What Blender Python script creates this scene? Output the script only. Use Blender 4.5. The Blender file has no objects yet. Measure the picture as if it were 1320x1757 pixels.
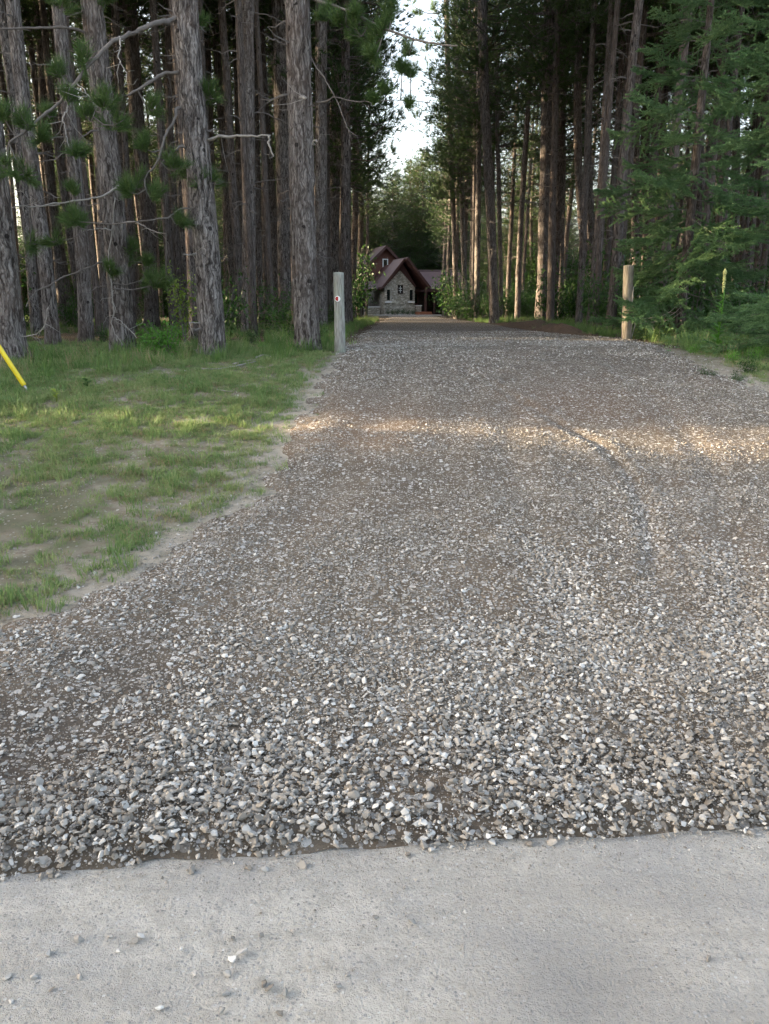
import bpy, bmesh, math, random
import numpy as np
from mathutils import Vector, Matrix, Euler

R = math.radians
rng = np.random.default_rng(7)
random.seed(7)
sc = bpy.context.scene
COL = sc.collection

# ------------------------------------------------------------------ camera
F, CX, CY = 1320.0, 660.0, 878.5          # focal length and centre in photo pixels
CAM_Z, PITCH = 1.55, R(14.8)
cam = bpy.data.cameras.new('camera')
cam.sensor_fit = 'HORIZONTAL'; cam.sensor_width = 36.0; cam.lens = 36.0 * F / 1320.0
cam.clip_start = 0.05; cam.clip_end = 3000
cam_o = bpy.data.objects.new('camera', cam); COL.objects.link(cam_o)
cam_o.location = (0, 0, CAM_Z); cam_o.rotation_euler = (math.pi / 2 - PITCH, 0, 0)
sc.camera = cam_o

# ------------------------------------------------------------------ sky, sun, exposure
SUN_EL, SUN_AZ = R(10.5), math.atan2(-0.993, 0.12)   # azimuth from +Y towards +X
world = bpy.data.worlds.new('World'); sc.world = world; world.use_nodes = True
wn, wl = world.node_tree.nodes, world.node_tree.links
wn.clear()
sky = wn.new('ShaderNodeTexSky'); sky.sky_type = 'NISHITA'; sky.sun_disc = False
sky.sun_elevation = SUN_EL; sky.sun_rotation = SUN_AZ
sky.air_density = 1.0; sky.dust_density = 9.0; sky.ozone_density = 1.0; sky.altitude = 300
hs = wn.new('ShaderNodeHueSaturation'); hs.inputs['Saturation'].default_value = 0.7
bg = wn.new('ShaderNodeBackground'); bg.inputs['Strength'].default_value = 0.15
wo = wn.new('ShaderNodeOutputWorld')
wl.new(sky.outputs[0], hs.inputs['Color']); wl.new(hs.outputs[0], bg.inputs[0]); wl.new(bg.outputs[0], wo.inputs[0])
sun = bpy.data.lights.new('sun', 'SUN'); sun.energy = 4.6; sun.angle = R(0.53); sun.color = (1.0, 0.78, 0.5)
sun_o = bpy.data.objects.new('sun', sun); COL.objects.link(sun_o)
SUN_DIR = Vector((math.sin(SUN_AZ) * math.cos(SUN_EL), math.cos(SUN_AZ) * math.cos(SUN_EL), math.sin(SUN_EL)))
sun_o.rotation_euler = SUN_DIR.to_track_quat('Z', 'Y').to_euler(); sun_o.location = (-20, 0, 40)
vs = sc.view_settings
sc.display_settings.display_device = 'sRGB'
vs.view_transform = 'Standard'; vs.look = 'None'; vs.gamma = 1.0; vs.use_curve_mapping = False
vs.exposure = 3.2
sc.render.engine = 'CYCLES'
sc.cycles.max_bounces = 5; sc.cycles.diffuse_bounces = 2; sc.cycles.glossy_bounces = 2
sc.cycles.transmission_bounces = 3; sc.cycles.transparent_max_bounces = 4
sc.cycles.sample_clamp_indirect = 4.0
sc.cycles.use_adaptive_sampling = True; sc.cycles.adaptive_threshold = 0.02

# ------------------------------------------------------------------ numeric helpers
def _hash(i, j, k):
    n = (i.astype(np.int64) * 374761393 + j.astype(np.int64) * 668265263 + k.astype(np.int64) * 2147483647 % 1013904223)
    n = (n ^ (n >> 13)) * 1274126177
    n = n ^ (n >> 16)
    return (n & 0xFFFFF).astype(np.float64) / 0xFFFFF
def vnoise(x, y, z=0.0):
    x, y, z = np.broadcast_arrays(np.asarray(x, float), np.asarray(y, float), np.asarray(z, float))
    xi, yi, zi = np.floor(x), np.floor(y), np.floor(z)
    fx, fy, fz = x - xi, y - yi, z - zi
    u, v, w = [t * t * (3 - 2 * t) for t in (fx, fy, fz)]
    r = 0
    for a in (0, 1):
        for b in (0, 1):
            for c in (0, 1):
                r = r + _hash(xi + a, yi + b, zi + c) * (u if a else 1 - u) * (v if b else 1 - v) * (w if c else 1 - w)
    return r
def fbm(x, y, z=0.0, o=3):
    s, a, t = 0, 1.0, 0
    for k in range(o):
        s = s + a * vnoise(np.asarray(x) * 2 ** k + 17 * k, np.asarray(y) * 2 ** k + 5 * k, np.asarray(z) * 2 ** k)
        t += a; a *= 0.5
    return s / t
def sstep(a, b, x):
    t = np.clip((np.asarray(x, float) - a) / (b - a), 0, 1)
    return t * t * (3 - 2 * t)

# ------------------------------------------------------------------ terrain heights and picture rays
def gz0(x, y):
    y = np.asarray(y, float)
    return 0.93 * sstep(1.9, 12.6, y)
def ray(px, py):
    a, b = (px - CX) / F, (CY - py) / F
    s, c = math.sin(PITCH), math.cos(PITCH)
    return np.array([a, b * s + c, b * c - s])
def P(px, py, Y):
    """point of the picture ray that stands Y metres away along the ground axis"""
    d = ray(px, py); t = Y / d[1]
    return Vector((d[0] * t, Y, CAM_Z + d[2] * t))
def G(px, py):
    """where the picture ray meets the ground"""
    d = ray(px, py)
    if d[2] >= -1e-4: return Vector((d[0] * 200, 200, float(gz0(0, 200))))
    t = np.linspace(0.5, 200, 40000)
    h = CAM_Z + d[2] * t - gz0(d[0] * t, d[1] * t)
    k = int(np.argmax(h < 0))
    return Vector((d[0] * t[k], d[1] * t[k], float(gz0(0, d[1] * t[k]))))
def pxm(Y):
    """photo pixels per metre at distance Y"""
    return F / (Y * math.cos(PITCH) + 1.0 * math.sin(PITCH))
def topx(x, y, z):
    s, c = math.sin(PITCH), math.cos(PITCH)
    dz = z - CAM_Z
    dep = y * c - dz * s
    up = y * s + dz * c
    return CX + F * x / dep, CY - F * up / dep, dep

e0, e1 = G(0, 1505), G(1320, 1425)
ES = (e1.y - e0.y) / (e1.x - e0.x)        # the road edge: y = EC + ES * x
EC = e0.y - ES * e0.x
LE = [(-150, 1150), (0, 1095), (100, 1050), (190, 1010), (340, 930), (430, 870), (490, 800), (530, 740), (545, 680), (575, 625), (600, 592), (632, 566), (652, 553), (664, 547), (668, 543.5)]
RE = [(1500, 740), (1320, 672), (1180, 618), (1085, 584), (1000, 578), (948, 573), (900, 566), (848, 557), (790, 549.5), (762, 546), (752, 543.5)]
def edge(pts, near):
    q = []
    for a, b in pts:
        g = G(a, b); q.append((g.y - ES * g.x, g.x))
    q = near + q
    q.sort()
    return np.array([a for a, _ in q]), np.array([b for _, b in q])
LC, LX = edge(LE, [(EC - 0.2, -30.0), (EC + 0.9, -12.0), (EC + 1.35, -4.5)])
RC, RX = edge(RE, [(EC - 0.2, 30.0), (EC + 1.3, 14.0), (EC + 4.0, 8.6)])
def xl(c): return np.interp(c, LC, LX)
def xr(c): return np.interp(c, RC, RX)
def ej(x):
    return 0.15 * (fbm(np.asarray(x) * 1.7, 0.5, 7.7) - .5) + .05 * (vnoise(np.asarray(x) * 9, 3.3, 1.2) - .5)
def inside(x, y):
    """signed: positive inside the driveway, metres from its nearer edge"""
    c = np.asarray(y) - ES * np.asarray(x)
    jag = 0.35 * (fbm(np.asarray(x) * 1.3, np.asarray(y) * 1.3, 3.3) - 0.5) + 0.25 * (vnoise(np.asarray(x) * 6, np.asarray(y) * 6, 9.1) - .5)
    return np.minimum(np.minimum(x - xl(c), xr(c) - x), (c - EC) * 3) + jag * np.clip(c - EC, 0, 1)

RUT = np.array([[*G(a, b)[:2]] for a, b in [(800, 640), (880, 688), (960, 735), (1030, 772), (1078, 820), (1105, 880), (1118, 950), (1122, 1000)]])
RUT2 = np.array([[*G(a, b)[:2]] for a, b in [(875, 700), (880, 800), (905, 900), (950, 990), (1000, 1080), (1040, 1180)]])
RUT3 = np.array([[*G(a, b)[:2]] for a, b in [(1000, 600), (1110, 680), (1220, 800), (1260, 960), (1280, 1100)]])
def dline(x, y, L):
    d = np.full(np.shape(x), 1e9)
    for a, b in zip(L[:-1], L[1:]):
        ab = b - a; t = np.clip(((x - a[0]) * ab[0] + (y - a[1]) * ab[1]) / (ab @ ab), 0, 1)
        d = np.minimum(d, np.hypot(x - a[0] - t * ab[0], y - a[1] - t * ab[1]))
    return d
BARE = [(*G(a, b)[:2], r, s) for a, b, r, s in [(140, 1265, .42, 1.0), (30, 1330, .4, 1.0), (50, 1220, .42, 1.0), (240, 1140, .42, .95), (-60, 1280, .5, 1.0), (720, 1395, .22, .95), (940, 1000, .6, .6), (900, 880, .9, .5),
        (700, 690, 1.5, .45), (1000, 690, 1.6, .55), (820, 640, 2.2, .4), (560, 1090, .5, .5), (1170, 1250, .3, .4), (450, 1180, .35, .7), (1180, 900, .7, .45), (620, 1290, .25, .4)]]
TRACKS = [np.array([[*G(a, b)[:2]] for a, b in L]) for L in ([(720, 600), (660, 700), (560, 850), (420, 1010), (250, 1150), (60, 1320)], [(930, 600), (920, 720), (925, 860), (950, 1000), (1010, 1130), (1090, 1290)], [(1010, 600), (1090, 700), (1170, 830), (1230, 980), (1300, 1150)])]
def bare(x, y):
    b = np.zeros(np.shape(x))
    for bx, by, r, s in BARE:
        b = np.maximum(b, s * np.exp(-((x - bx) ** 2 + (y - by) ** 2) / (r * r)))
    n = fbm(np.asarray(x) * 0.9, np.asarray(y) * 0.9, 1.7, 4)
    for L, k in zip(TRACKS, (.75, .6, .5)):
        b = np.maximum(b, k * np.exp(-(dline(x, y, L) / .24) ** 2) * (.35 + 1.1 * vnoise(np.asarray(x) * 1.7, np.asarray(y) * 1.7, 6.1)))
    return np.clip(b + 0.85 * sstep(0.48, 0.66, n), 0, 1) * (1 - .75 * np.exp(-((np.asarray(y) - ES * np.asarray(x) - EC) / .22) ** 2))
def drive_z(x, y):
    x, y = np.asarray(x, float), np.asarray(y, float)
    d = inside(x, y)
    z = gz0(x, y) + 0.045 * sstep(-0.05, 0.35, d) - 0.04 * sstep(0.05, -0.3, d)
    near = sstep(40, 12, y)
    z = z + near * (0.035 * (fbm(x * 0.8, y * 0.8, 2.2) - .5) + 0.02 * (vnoise(x * 4, y * 4, 5.5) - .5))
    for L, w, h in ((RUT, .05, .018), (RUT2, .13, .010), (RUT3, .09, .011), (TRACKS[0], .2, .016)):
        q = dline(x, y, L)
        z = z - h * np.exp(-(q / w) ** 2) + 0.6 * h * np.exp(-((q - 2.2 * w) / w) ** 2)
    return z

# ------------------------------------------------------------------ materials
def material(name):
    m = bpy.data.materials.new(name); m.use_nodes = True
    n = m.node_tree.nodes; n.clear()
    return m, n, m.node_tree.links
def node(n, kind, **kw):
    o = n.new(kind)
    for k, v in kw.items(): setattr(o, k, v)
    return o
def ramp(n, stops):
    r = n.new('ShaderNodeValToRGB')
    e = r.color_ramp.elements
    while len(e) > 1: e.remove(e[-1])
    e[0].position = stops[0][0]; e[0].color = (*stops[0][1], 1)
    for p, c in stops[1:]:
        q = e.new(p); q.color = (*c, 1)
    return r
def finish(n, l, color, rough=0.85, bump=None, bump_strength=0.5, bump_dist=0.01, spec=0.25, translucent=0.0):
    out = n.new('ShaderNodeOutputMaterial')
    b = n.new('ShaderNodeBsdfPrincipled')
    b.inputs['Roughness'].default_value = rough
    b.inputs['Specular IOR Level'].default_value = spec
    if isinstance(color, tuple): b.inputs['Base Color'].default_value = (*color, 1)
    else: l.new(color, b.inputs['Base Color'])
    if bump is not None:
        bp = n.new('ShaderNodeBump'); bp.inputs['Strength'].default_value = bump_strength; bp.inputs['Distance'].default_value = bump_dist
        l.new(bump, bp.inputs['Height']); l.new(bp.outputs[0], b.inputs['Normal'])
    if translucent:
        t = n.new('ShaderNodeBsdfTranslucent'); mx = n.new('ShaderNodeMixShader'); mx.inputs[0].default_value = translucent
        if isinstance(color, tuple): t.inputs[0].default_value = (*color, 1)
        else: l.new(color, t.inputs[0])
        l.new(b.outputs[0], mx.inputs[1]); l.new(t.outputs[0], mx.inputs[2]); l.new(mx.outputs[0], out.inputs[0])
    else:
        l.new(b.outputs[0], out.inputs[0])
def noise_n(n, l, vec, scale, detail=4, rough=0.55, dist=0.0):
    t = node(n, 'ShaderNodeTexNoise'); t.inputs['Scale'].default_value = scale; t.inputs['Detail'].default_value = detail
    t.inputs['Roughness'].default_value = rough; t.inputs['Distortion'].default_value = dist
    if vec is not None: l.new(vec, t.inputs['Vector'])
    return t
def mixc(n, l, fac, a, b, mode='MIX'):
    m = node(n, 'ShaderNodeMix', data_type='RGBA', blend_type=mode)
    if isinstance(fac, (int, float)): m.inputs[0].default_value = fac
    else: l.new(fac, m.inputs[0])
    for v, i in ((a, 6), (b, 7)):
        if isinstance(v, tuple): m.inputs[i].default_value = (*v, 1)
        else: l.new(v, m.inputs[i])
    return m.outputs[2]
def math_n(n, l, op, a, b=None, clamp=False):
    m = node(n, 'ShaderNodeMath', operation=op); m.use_clamp = clamp
    for v, i in ((a, 0), (b, 1)):
        if v is None: continue
        if isinstance(v, (int, float)): m.inputs[i].default_value = v
        else: l.new(v, m.inputs[i])
    return m.outputs[0]

def mat_bark(name, pale, mid, dark, zscale=0.22, scale=13.0):
    m, n, l = material(name)
    tc = n.new('ShaderNodeTexCoord'); oi = n.new('ShaderNodeObjectInfo')
    add = node(n, 'ShaderNodeVectorMath', operation='ADD'); l.new(tc.outputs['Object'], add.inputs[0])
    mul = node(n, 'ShaderNodeVectorMath', operation='SCALE'); l.new(oi.outputs['Location'], mul.inputs[0]); mul.inputs['Scale'].default_value = 3.17
    l.new(mul.outputs[0], add.inputs[1])
    wn_ = noise_n(n, l, add.outputs[0], 6.0, 2)
    wv = node(n, 'ShaderNodeVectorMath', operation='SCALE'); l.new(wn_.outputs['Color'], wv.inputs[0]); wv.inputs['Scale'].default_value = 0.10
    ad2 = node(n, 'ShaderNodeVectorMath', operation='ADD'); l.new(add.outputs[0], ad2.inputs[0]); l.new(wv.outputs[0], ad2.inputs[1])
    mp = n.new('ShaderNodeMapping'); mp.inputs['Scale'].default_value = (1, 1, zscale); l.new(ad2.outputs[0], mp.inputs[0])
    v = node(n, 'ShaderNodeTexVoronoi', feature='DISTANCE_TO_EDGE'); v.inputs['Scale'].default_value = scale; l.new(mp.outputs[0], v.inputs[0])
    streak = noise_n(n, l, mp.outputs[0], scale * 1.5, 5, 0.68)
    big = noise_n(n, l, add.outputs[0], 1.6, 3)
    width = math_n(n, l, 'ADD', 0.03, math_n(n, l, 'MULTIPLY', ramp_val(n, l, big.outputs[0], 0.35, 0.7), 0.2))
    fur = math_n(n, l, 'DIVIDE', v.outputs[0], width, True)
    plate = ramp(n, [(0.36, dark), (0.47, mid), (0.58, tuple((a + b) / 2 for a, b in zip(mid, pale))), (0.68, pale)]); l.new(streak.outputs[0], plate.inputs[0])
    c = mixc(n, l, math_n(n, l, 'ADD', math_n(n, l, 'MULTIPLY', fur, 0.7), 0.3), dark, plate.outputs[0])
    c = mixc(n, l, math_n(n, l, 'MULTIPLY', ramp_val(n, l, big.outputs[0], 0.5, 0.75), 0.25), c, (0.16, 0.105, 0.08))
    c = mixc(n, l, math_n(n, l, 'MULTIPLY', oi.outputs['Random'], 0.38), c, (0.085, 0.066, 0.056))
    kn = node(n, 'ShaderNodeTexVoronoi', feature='F1'); kn.inputs['Scale'].default_value = 3.4; l.new(add.outputs[0], kn.inputs[0])
    knot = math_n(n, l, 'LESS_THAN', math_n(n, l, 'ADD', kn.outputs['Distance'], math_n(n, l, 'MULTIPLY', streak.outputs[0], 0.12)), 0.17)
    c = mixc(n, l, math_n(n, l, 'MULTIPLY', knot, 0.85), c, (0.012, 0.010, 0.009))
    h = math_n(n, l, 'ADD', math_n(n, l, 'MULTIPLY', fur, 0.5), math_n(n, l, 'MULTIPLY', streak.outputs[0], 1.3))
    finish(n, l, c, 0.92, h, 0.9, 0.02, 0.15)
    return m
def ramp_val(n, l, sock, a, b):
    mr = node(n, 'ShaderNodeMapRange'); mr.inputs[1].default_value = a; mr.inputs[2].default_value = b
    l.new(sock, mr.inputs[0]); return mr.outputs[0]

def mat_leaf(name, stops, trans=0.35, rough=0.55, scale=2.5):
    m, n, l = material(name)
    g = n.new('ShaderNodeNewGeometry'); oi = n.new('ShaderNodeObjectInfo')
    ns = noise_n(n, l, g.outputs['Position'], scale, 3)
    s = math_n(n, l, 'ADD', math_n(n, l, 'MULTIPLY', ns.outputs[0], 0.7), math_n(n, l, 'MULTIPLY', oi.outputs['Random'], 0.25))
    s = math_n(n, l, 'ADD', s, math_n(n, l, 'MULTIPLY', g.outputs['Random Per Island'], 0.3))
    r = ramp(n, stops); l.new(math_n(n, l, 'SUBTRACT', s, 0.12), r.inputs[0])
    finish(n, l, r.outputs[0], rough, spec=0.3, translucent=trans)
    return m
def mat_plain(name, c, rough=0.7, var=0.25, scale=8.0, bump=0.0, spec=0.3, stretch=(1, 1, 1)):
    m, n, l = material(name)
    tc = n.new('ShaderNodeTexCoord'); mp = n.new('ShaderNodeMapping'); mp.inputs['Scale'].default_value = stretch
    l.new(tc.outputs['Object'], mp.inputs[0])
    ns = noise_n(n, l, mp.outputs[0], scale, 5, 0.6)
    r = ramp(n, [(0.25, tuple(v * (1 - var) for v in c)), (0.75, tuple(min(1, v * (1 + var)) for v in c))]); l.new(ns.outputs[0], r.inputs[0])
    finish(n, l, r.outputs[0], rough, ns.outputs[0] if bump else None, bump, 0.01, spec)
    return m

M = {}
M['bark'] = mat_bark('pine_bark', (0.31, 0.285, 0.27), (0.12, 0.106, 0.10), (0.016, 0.013, 0.012), 0.13, 19)
M['bark_far'] = mat_bark('pine_bark_far', (0.20, 0.175, 0.163), (0.085, 0.072, 0.066), (0.016, 0.013, 0.012), 0.16, 16)
M['dead'] = mat_plain('dead_wood', (0.12, 0.106, 0.098), 0.9, 0.35, 9, 0.4)
M['dead_pale'] = mat_plain('bleached_dead_wood', (0.25, 0.23, 0.21), 0.9, 0.3, 9, 0.4)
M['needle'] = mat_leaf('pine_needles', [(0.1, (0.016, 0.034, 0.010)), (0.5, (0.036, 0.066, 0.018)), (0.9, (0.075, 0.105, 0.030))], 0.35)
M['needle_near'] = mat_leaf('pine_needles_near', [(0.1, (0.032, 0.068, 0.020)), (0.5, (0.066, 0.118, 0.034)), (0.9, (0.125, 0.175, 0.055))], 0.35, scale=5)
M['spruce'] = mat_leaf('spruce_needles', [(0.1, (0.038, 0.092, 0.034)), (0.5, (0.095, 0.185, 0.072)), (0.9, (0.23, 0.34, 0.15))], 0.3, scale=3)
M['leaf'] = mat_leaf('broad_leaves', [(0.1, (0.014, 0.042, 0.009)), (0.5, (0.030, 0.078, 0.015)), (0.9, (0.07, 0.125, 0.026))], 0.4, 0.45)
M['leaf_bright'] = mat_leaf('fresh_leaves', [(0.1, (0.05, 0.14, 0.02)), (0.5, (0.09, 0.24, 0.03)), (0.9, (0.17, 0.33, 0.05))], 0.4, 0.45)
M['leaf_yellow'] = mat_leaf('yellow_green_leaves', [(0.1, (0.08, 0.13, 0.02)), (0.5, (0.15, 0.22, 0.03)), (0.9, (0.26, 0.31, 0.06))], 0.45, 0.45)
M['grass'] = mat_leaf('grass_blades', [(0.1, (0.075, 0.145, 0.042)), (0.4, (0.135, 0.215, 0.07)), (0.7, (0.225, 0.275, 0.11)), (0.95, (0.38, 0.35, 0.20))], 0.35, 0.6, 1.1)
M['grass_tall'] = mat_leaf('tall_grass_blades', [(0.1, (0.05, 0.105, 0.025)), (0.5, (0.09, 0.17, 0.042)), (0.85, (0.17, 0.22, 0.07)), (1.0, (0.30, 0.27, 0.14))], 0.35, 0.6, 1.5)
M['dry'] = mat_leaf('dry_grass', [(0.1, (0.16, 0.13, 0.07)), (0.9, (0.36, 0.30, 0.18))], 0.3, 0.8)

def mat_stone():
    m, n, l = material('gravel_stone')
    oi = n.new('ShaderNodeObjectInfo'); g = n.new('ShaderNodeNewGeometry')
    r = ramp(n, [(0.0, (0.12, 0.11, 0.097)), (0.18, (0.19, 0.175, 0.155)), (0.40, (0.265, 0.25, 0.225)), (0.58, (0.345, 0.33, 0.305)), (0.68, (0.28, 0.235, 0.185)),
                 (0.74, (0.40, 0.387, 0.362)), (0.88, (0.54, 0.525, 0.495)), (1.0, (0.68, 0.665, 0.63))]); l.new(oi.outputs['Random'], r.inputs[0])
    ns = noise_n(n, l, g.outputs['Position'], 75, 5, 0.65)
    ns2 = noise_n(n, l, g.outputs['Position'], 1.3, 3)
    c = mixc(n, l, math_n(n, l, 'MULTIPLY', ns.outputs[0], 0.6), r.outputs[0], (0.14, 0.12, 0.095))
    c = mixc(n, l, math_n(n, l, 'MULTIPLY', ramp_val(n, l, ns2.outputs[0], 0.45, 0.75), 0.45), c, (0.22, 0.195, 0.165))
    finish(n, l, c, 0.88, ns.outputs[0], 0.35, 0.004, 0.2)
    return m
M['stone'] = mat_stone()

def mat_gravel_bed():
    m, n, l = material('gravel_bed')
    g = n.new('ShaderNodeNewGeometry')
    pos = g.outputs['Position']
    v = node(n, 'ShaderNodeTexVoronoi', feature='F1'); v.inputs['Scale'].default_value = 62; l.new(pos, v.inputs[0])
    vb = node(n, 'ShaderNodeTexVoronoi', feature='F1'); vb.inputs['Scale'].default_value = 26; l.new(pos, vb.inputs[0])
    big = noise_n(n, l, pos, 0.75, 4); mid = noise_n(n, l, pos, 5, 4); fine = noise_n(n, l, pos, 160, 4, 0.7)
    dirt = ramp(n, [(0.25, (0.06, 0.049, 0.037)), (0.55, (0.105, 0.086, 0.064)), (0.8, (0.165, 0.14, 0.11))]); l.new(mid.outputs[0], dirt.inputs[0])
    dirt2 = mixc(n, l, math_n(n, l, 'MULTIPLY', ramp_val(n, l, big.outputs[0], 0.48, 0.66), 0.55), dirt.outputs[0], (0.13, 0.098, 0.072))
    dirt2_ = dirt2
    for (pa, pb, r0, r1, colr) in ((90, 1280, .75, .25, (0.055, 0.046, 0.038)), (230, 1145, .5, .15, (0.065, 0.054, 0.043)), (820, 566, 4.5, 1.5, (0.085, 0.058, 0.038)), (930, 572, 3.2, 1.0, (0.075, 0.05, 0.032)), (1000, 700, 1.3, .3, (0.12, 0.082, 0.055)), (620, 735, 1.2, .3, (0.13, 0.09, 0.06))):
        q = G(pa, pb); ds = node(n, 'ShaderNodeVectorMath', operation='DISTANCE'); l.new(pos, ds.inputs[0]); ds.inputs[1].default_value = tuple(q)
        k = ramp_val(n, l, math_n(n, l, 'ADD', ds.outputs['Value'], math_n(n, l, 'MULTIPLY', math_n(n, l, 'SUBTRACT', mid.outputs[0], 0.5), r0)), r0, r1)
        dirt2 = mixc(n, l, math_n(n, l, 'MULTIPLY', k, 0.85), dirt2, colr)
    s1 = n.new('ShaderNodeSeparateColor'); l.new(v.outputs['Color'], s1.inputs[0])
    s2 = n.new('ShaderNodeSeparateColor'); l.new(vb.outputs['Color'], s2.inputs[0])
    peb = ramp(n, [(0.0, (0.12, 0.105, 0.09)), (0.5, (0.24, 0.225, 0.205)), (0.85, (0.38, 0.37, 0.355)), (1.0, (0.55, 0.54, 0.52))]); l.new(s1.outputs[1], peb.inputs[0])
    pebb = ramp(n, [(0.0, (0.14, 0.125, 0.11)), (0.5, (0.25, 0.235, 0.215)), (1.0, (0.52, 0.51, 0.49))]); l.new(s2.outputs[1], pebb.inputs[0])
    on = math_n(n, l, 'GREATER_THAN', math_n(n, l, 'ADD', s1.outputs[0], math_n(n, l, 'MULTIPLY', mid.outputs[0], 0.5)), 0.72)
    rim = math_n(n, l, 'LESS_THAN', v.outputs['Distance'], 0.46)
    f1 = math_n(n, l, 'MULTIPLY', on, rim)
    c = mixc(n, l, f1, dirt2, peb.outputs[0])
    on2 = math_n(n, l, 'MULTIPLY', math_n(n, l, 'GREATER_THAN', s2.outputs[0], 0.70), math_n(n, l, 'LESS_THAN', vb.outputs['Distance'], 0.42))
    c = mixc(n, l, on2, c, pebb.outputs[0])
    c = mixc(n, l, math_n(n, l, 'MULTIPLY', fine.outputs[0], 0.3), c, (0.12, 0.10, 0.085))
    h = math_n(n, l, 'ADD', math_n(n, l, 'MULTIPLY', math_n(n, l, 'SUBTRACT', 1.0, v.outputs['Distance']), f1), math_n(n, l, 'MULTIPLY', on2, 1.2))
    h = math_n(n, l, 'ADD', h, math_n(n, l, 'MULTIPLY', fine.outputs[0], 0.6))
    finish(n, l, c, 0.95, h, 0.9, 0.01, 0.12)
    return m
M['gravel_bed'] = mat_gravel_bed()

def mat_road():
    m, n, l = material('packed_dirt_road')
    g = n.new('ShaderNodeNewGeometry'); pos = g.outputs['Position']
    mp = n.new('ShaderNodeMapping'); mp.inputs['Scale'].default_value = (0.35, 1.0, 1); mp.inputs['Rotation'].default_value = (0, 0, -0.06); l.new(pos, mp.inputs[0])
    big = noise_n(n, l, mp.outputs[0], 2.2, 5, 0.6); mid = noise_n(n, l, pos, 14, 5, 0.65); fine = noise_n(n, l, pos, 190, 3, 0.7)
    v = node(n, 'ShaderNodeTexVoronoi', feature='F1'); v.inputs['Scale'].default_value = 95; l.new(pos, v.inputs[0])
    sep = n.new('ShaderNodeSeparateColor'); l.new(v.outputs['Color'], sep.inputs[0])
    base = ramp(n, [(0.3, (0.43, 0.405, 0.365)), (0.5, (0.56, 0.535, 0.49)), (0.7, (0.66, 0.635, 0.59))]); l.new(big.outputs[0], base.inputs[0])
    c = mixc(n, l, math_n(n, l, 'MULTIPLY', ramp_val(n, l, mid.outputs[0], 0.42, 0.72), 0.75), base.outputs[0], (0.36, 0.335, 0.295))
    spk = math_n(n, l, 'MULTIPLY', math_n(n, l, 'GREATER_THAN', math_n(n, l, 'ADD', sep.outputs[0], math_n(n, l, 'MULTIPLY', mid.outputs[0], 0.45)), 0.94), math_n(n, l, 'LESS_THAN', v.outputs['Distance'], 0.4))
    tone = ramp(n, [(0.0, (0.22, 0.22, 0.225)), (0.45, (0.36, 0.36, 0.36)), (1.0, (0.68, 0.68, 0.67))]); l.new(sep.outputs[1], tone.inputs[0])
    c = mixc(n, l, spk, c, tone.outputs[0])
    gx = node(n, 'ShaderNodeVectorMath', operation='DISTANCE'); l.new(pos, gx.inputs[0]); q = G(985, 1700); gx.inputs[1].default_value = (q.x, q.y, 0)
    wet = math_n(n, l, 'MULTIPLY', ramp_val(n, l, math_n(n, l, 'ADD', gx.outputs['Value'], math_n(n, l, 'MULTIPLY', mid.outputs[0], 0.35)), 0.5, 0.22), 0.8)
    c = mixc(n, l, wet, c, (0.27, 0.265, 0.26))
    c = mixc(n, l, math_n(n, l, 'MULTIPLY', fine.outputs[0], 0.35), c, (0.33, 0.31, 0.275))
    grit = noise_n(n, l, pos, 62, 4, 0.8)
    c = mixc(n, l, math_n(n, l, 'MULTIPLY', ramp_val(n, l, grit.outputs[0], 0.48, 0.7), 0.6), c, (0.27, 0.25, 0.22))
    mp2 = n.new('ShaderNodeMapping'); mp2.inputs['Scale'].default_value = (0.12, 1.6, 1); mp2.inputs['Rotation'].default_value = (0, 0, -0.088); l.new(pos, mp2.inputs[0])
    stain = noise_n(n, l, pos, 1.7, 5, 0.65, 0.6)
    c = mixc(n, l, math_n(n, l, 'MULTIPLY', ramp_val(n, l, stain.outputs[0], 0.5, 0.66), 0.55), c, (0.34, 0.335, 0.33))
    tyre = noise_n(n, l, mp2.outputs[0], 4.0, 4, 0.6)
    c = mixc(n, l, math_n(n, l, 'MULTIPLY', ramp_val(n, l, tyre.outputs[0], 0.48, 0.66), 0.6), c, (0.36, 0.345, 0.32))
    h = math_n(n, l, 'ADD', math_n(n, l, 'MULTIPLY', fine.outputs[0], 0.5), math_n(n, l, 'ADD', math_n(n, l, 'MULTIPLY', grit.outputs[0], 1.1), math_n(n, l, 'MULTIPLY', spk, 0.6)))
    h = math_n(n, l, 'ADD', h, math_n(n, l, 'MULTIPLY', mid.outputs[0], 0.5))
    finish(n, l, c, 0.93, h, 1.0, 0.024, 0.15)
    return m
M['road'] = mat_road()

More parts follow.
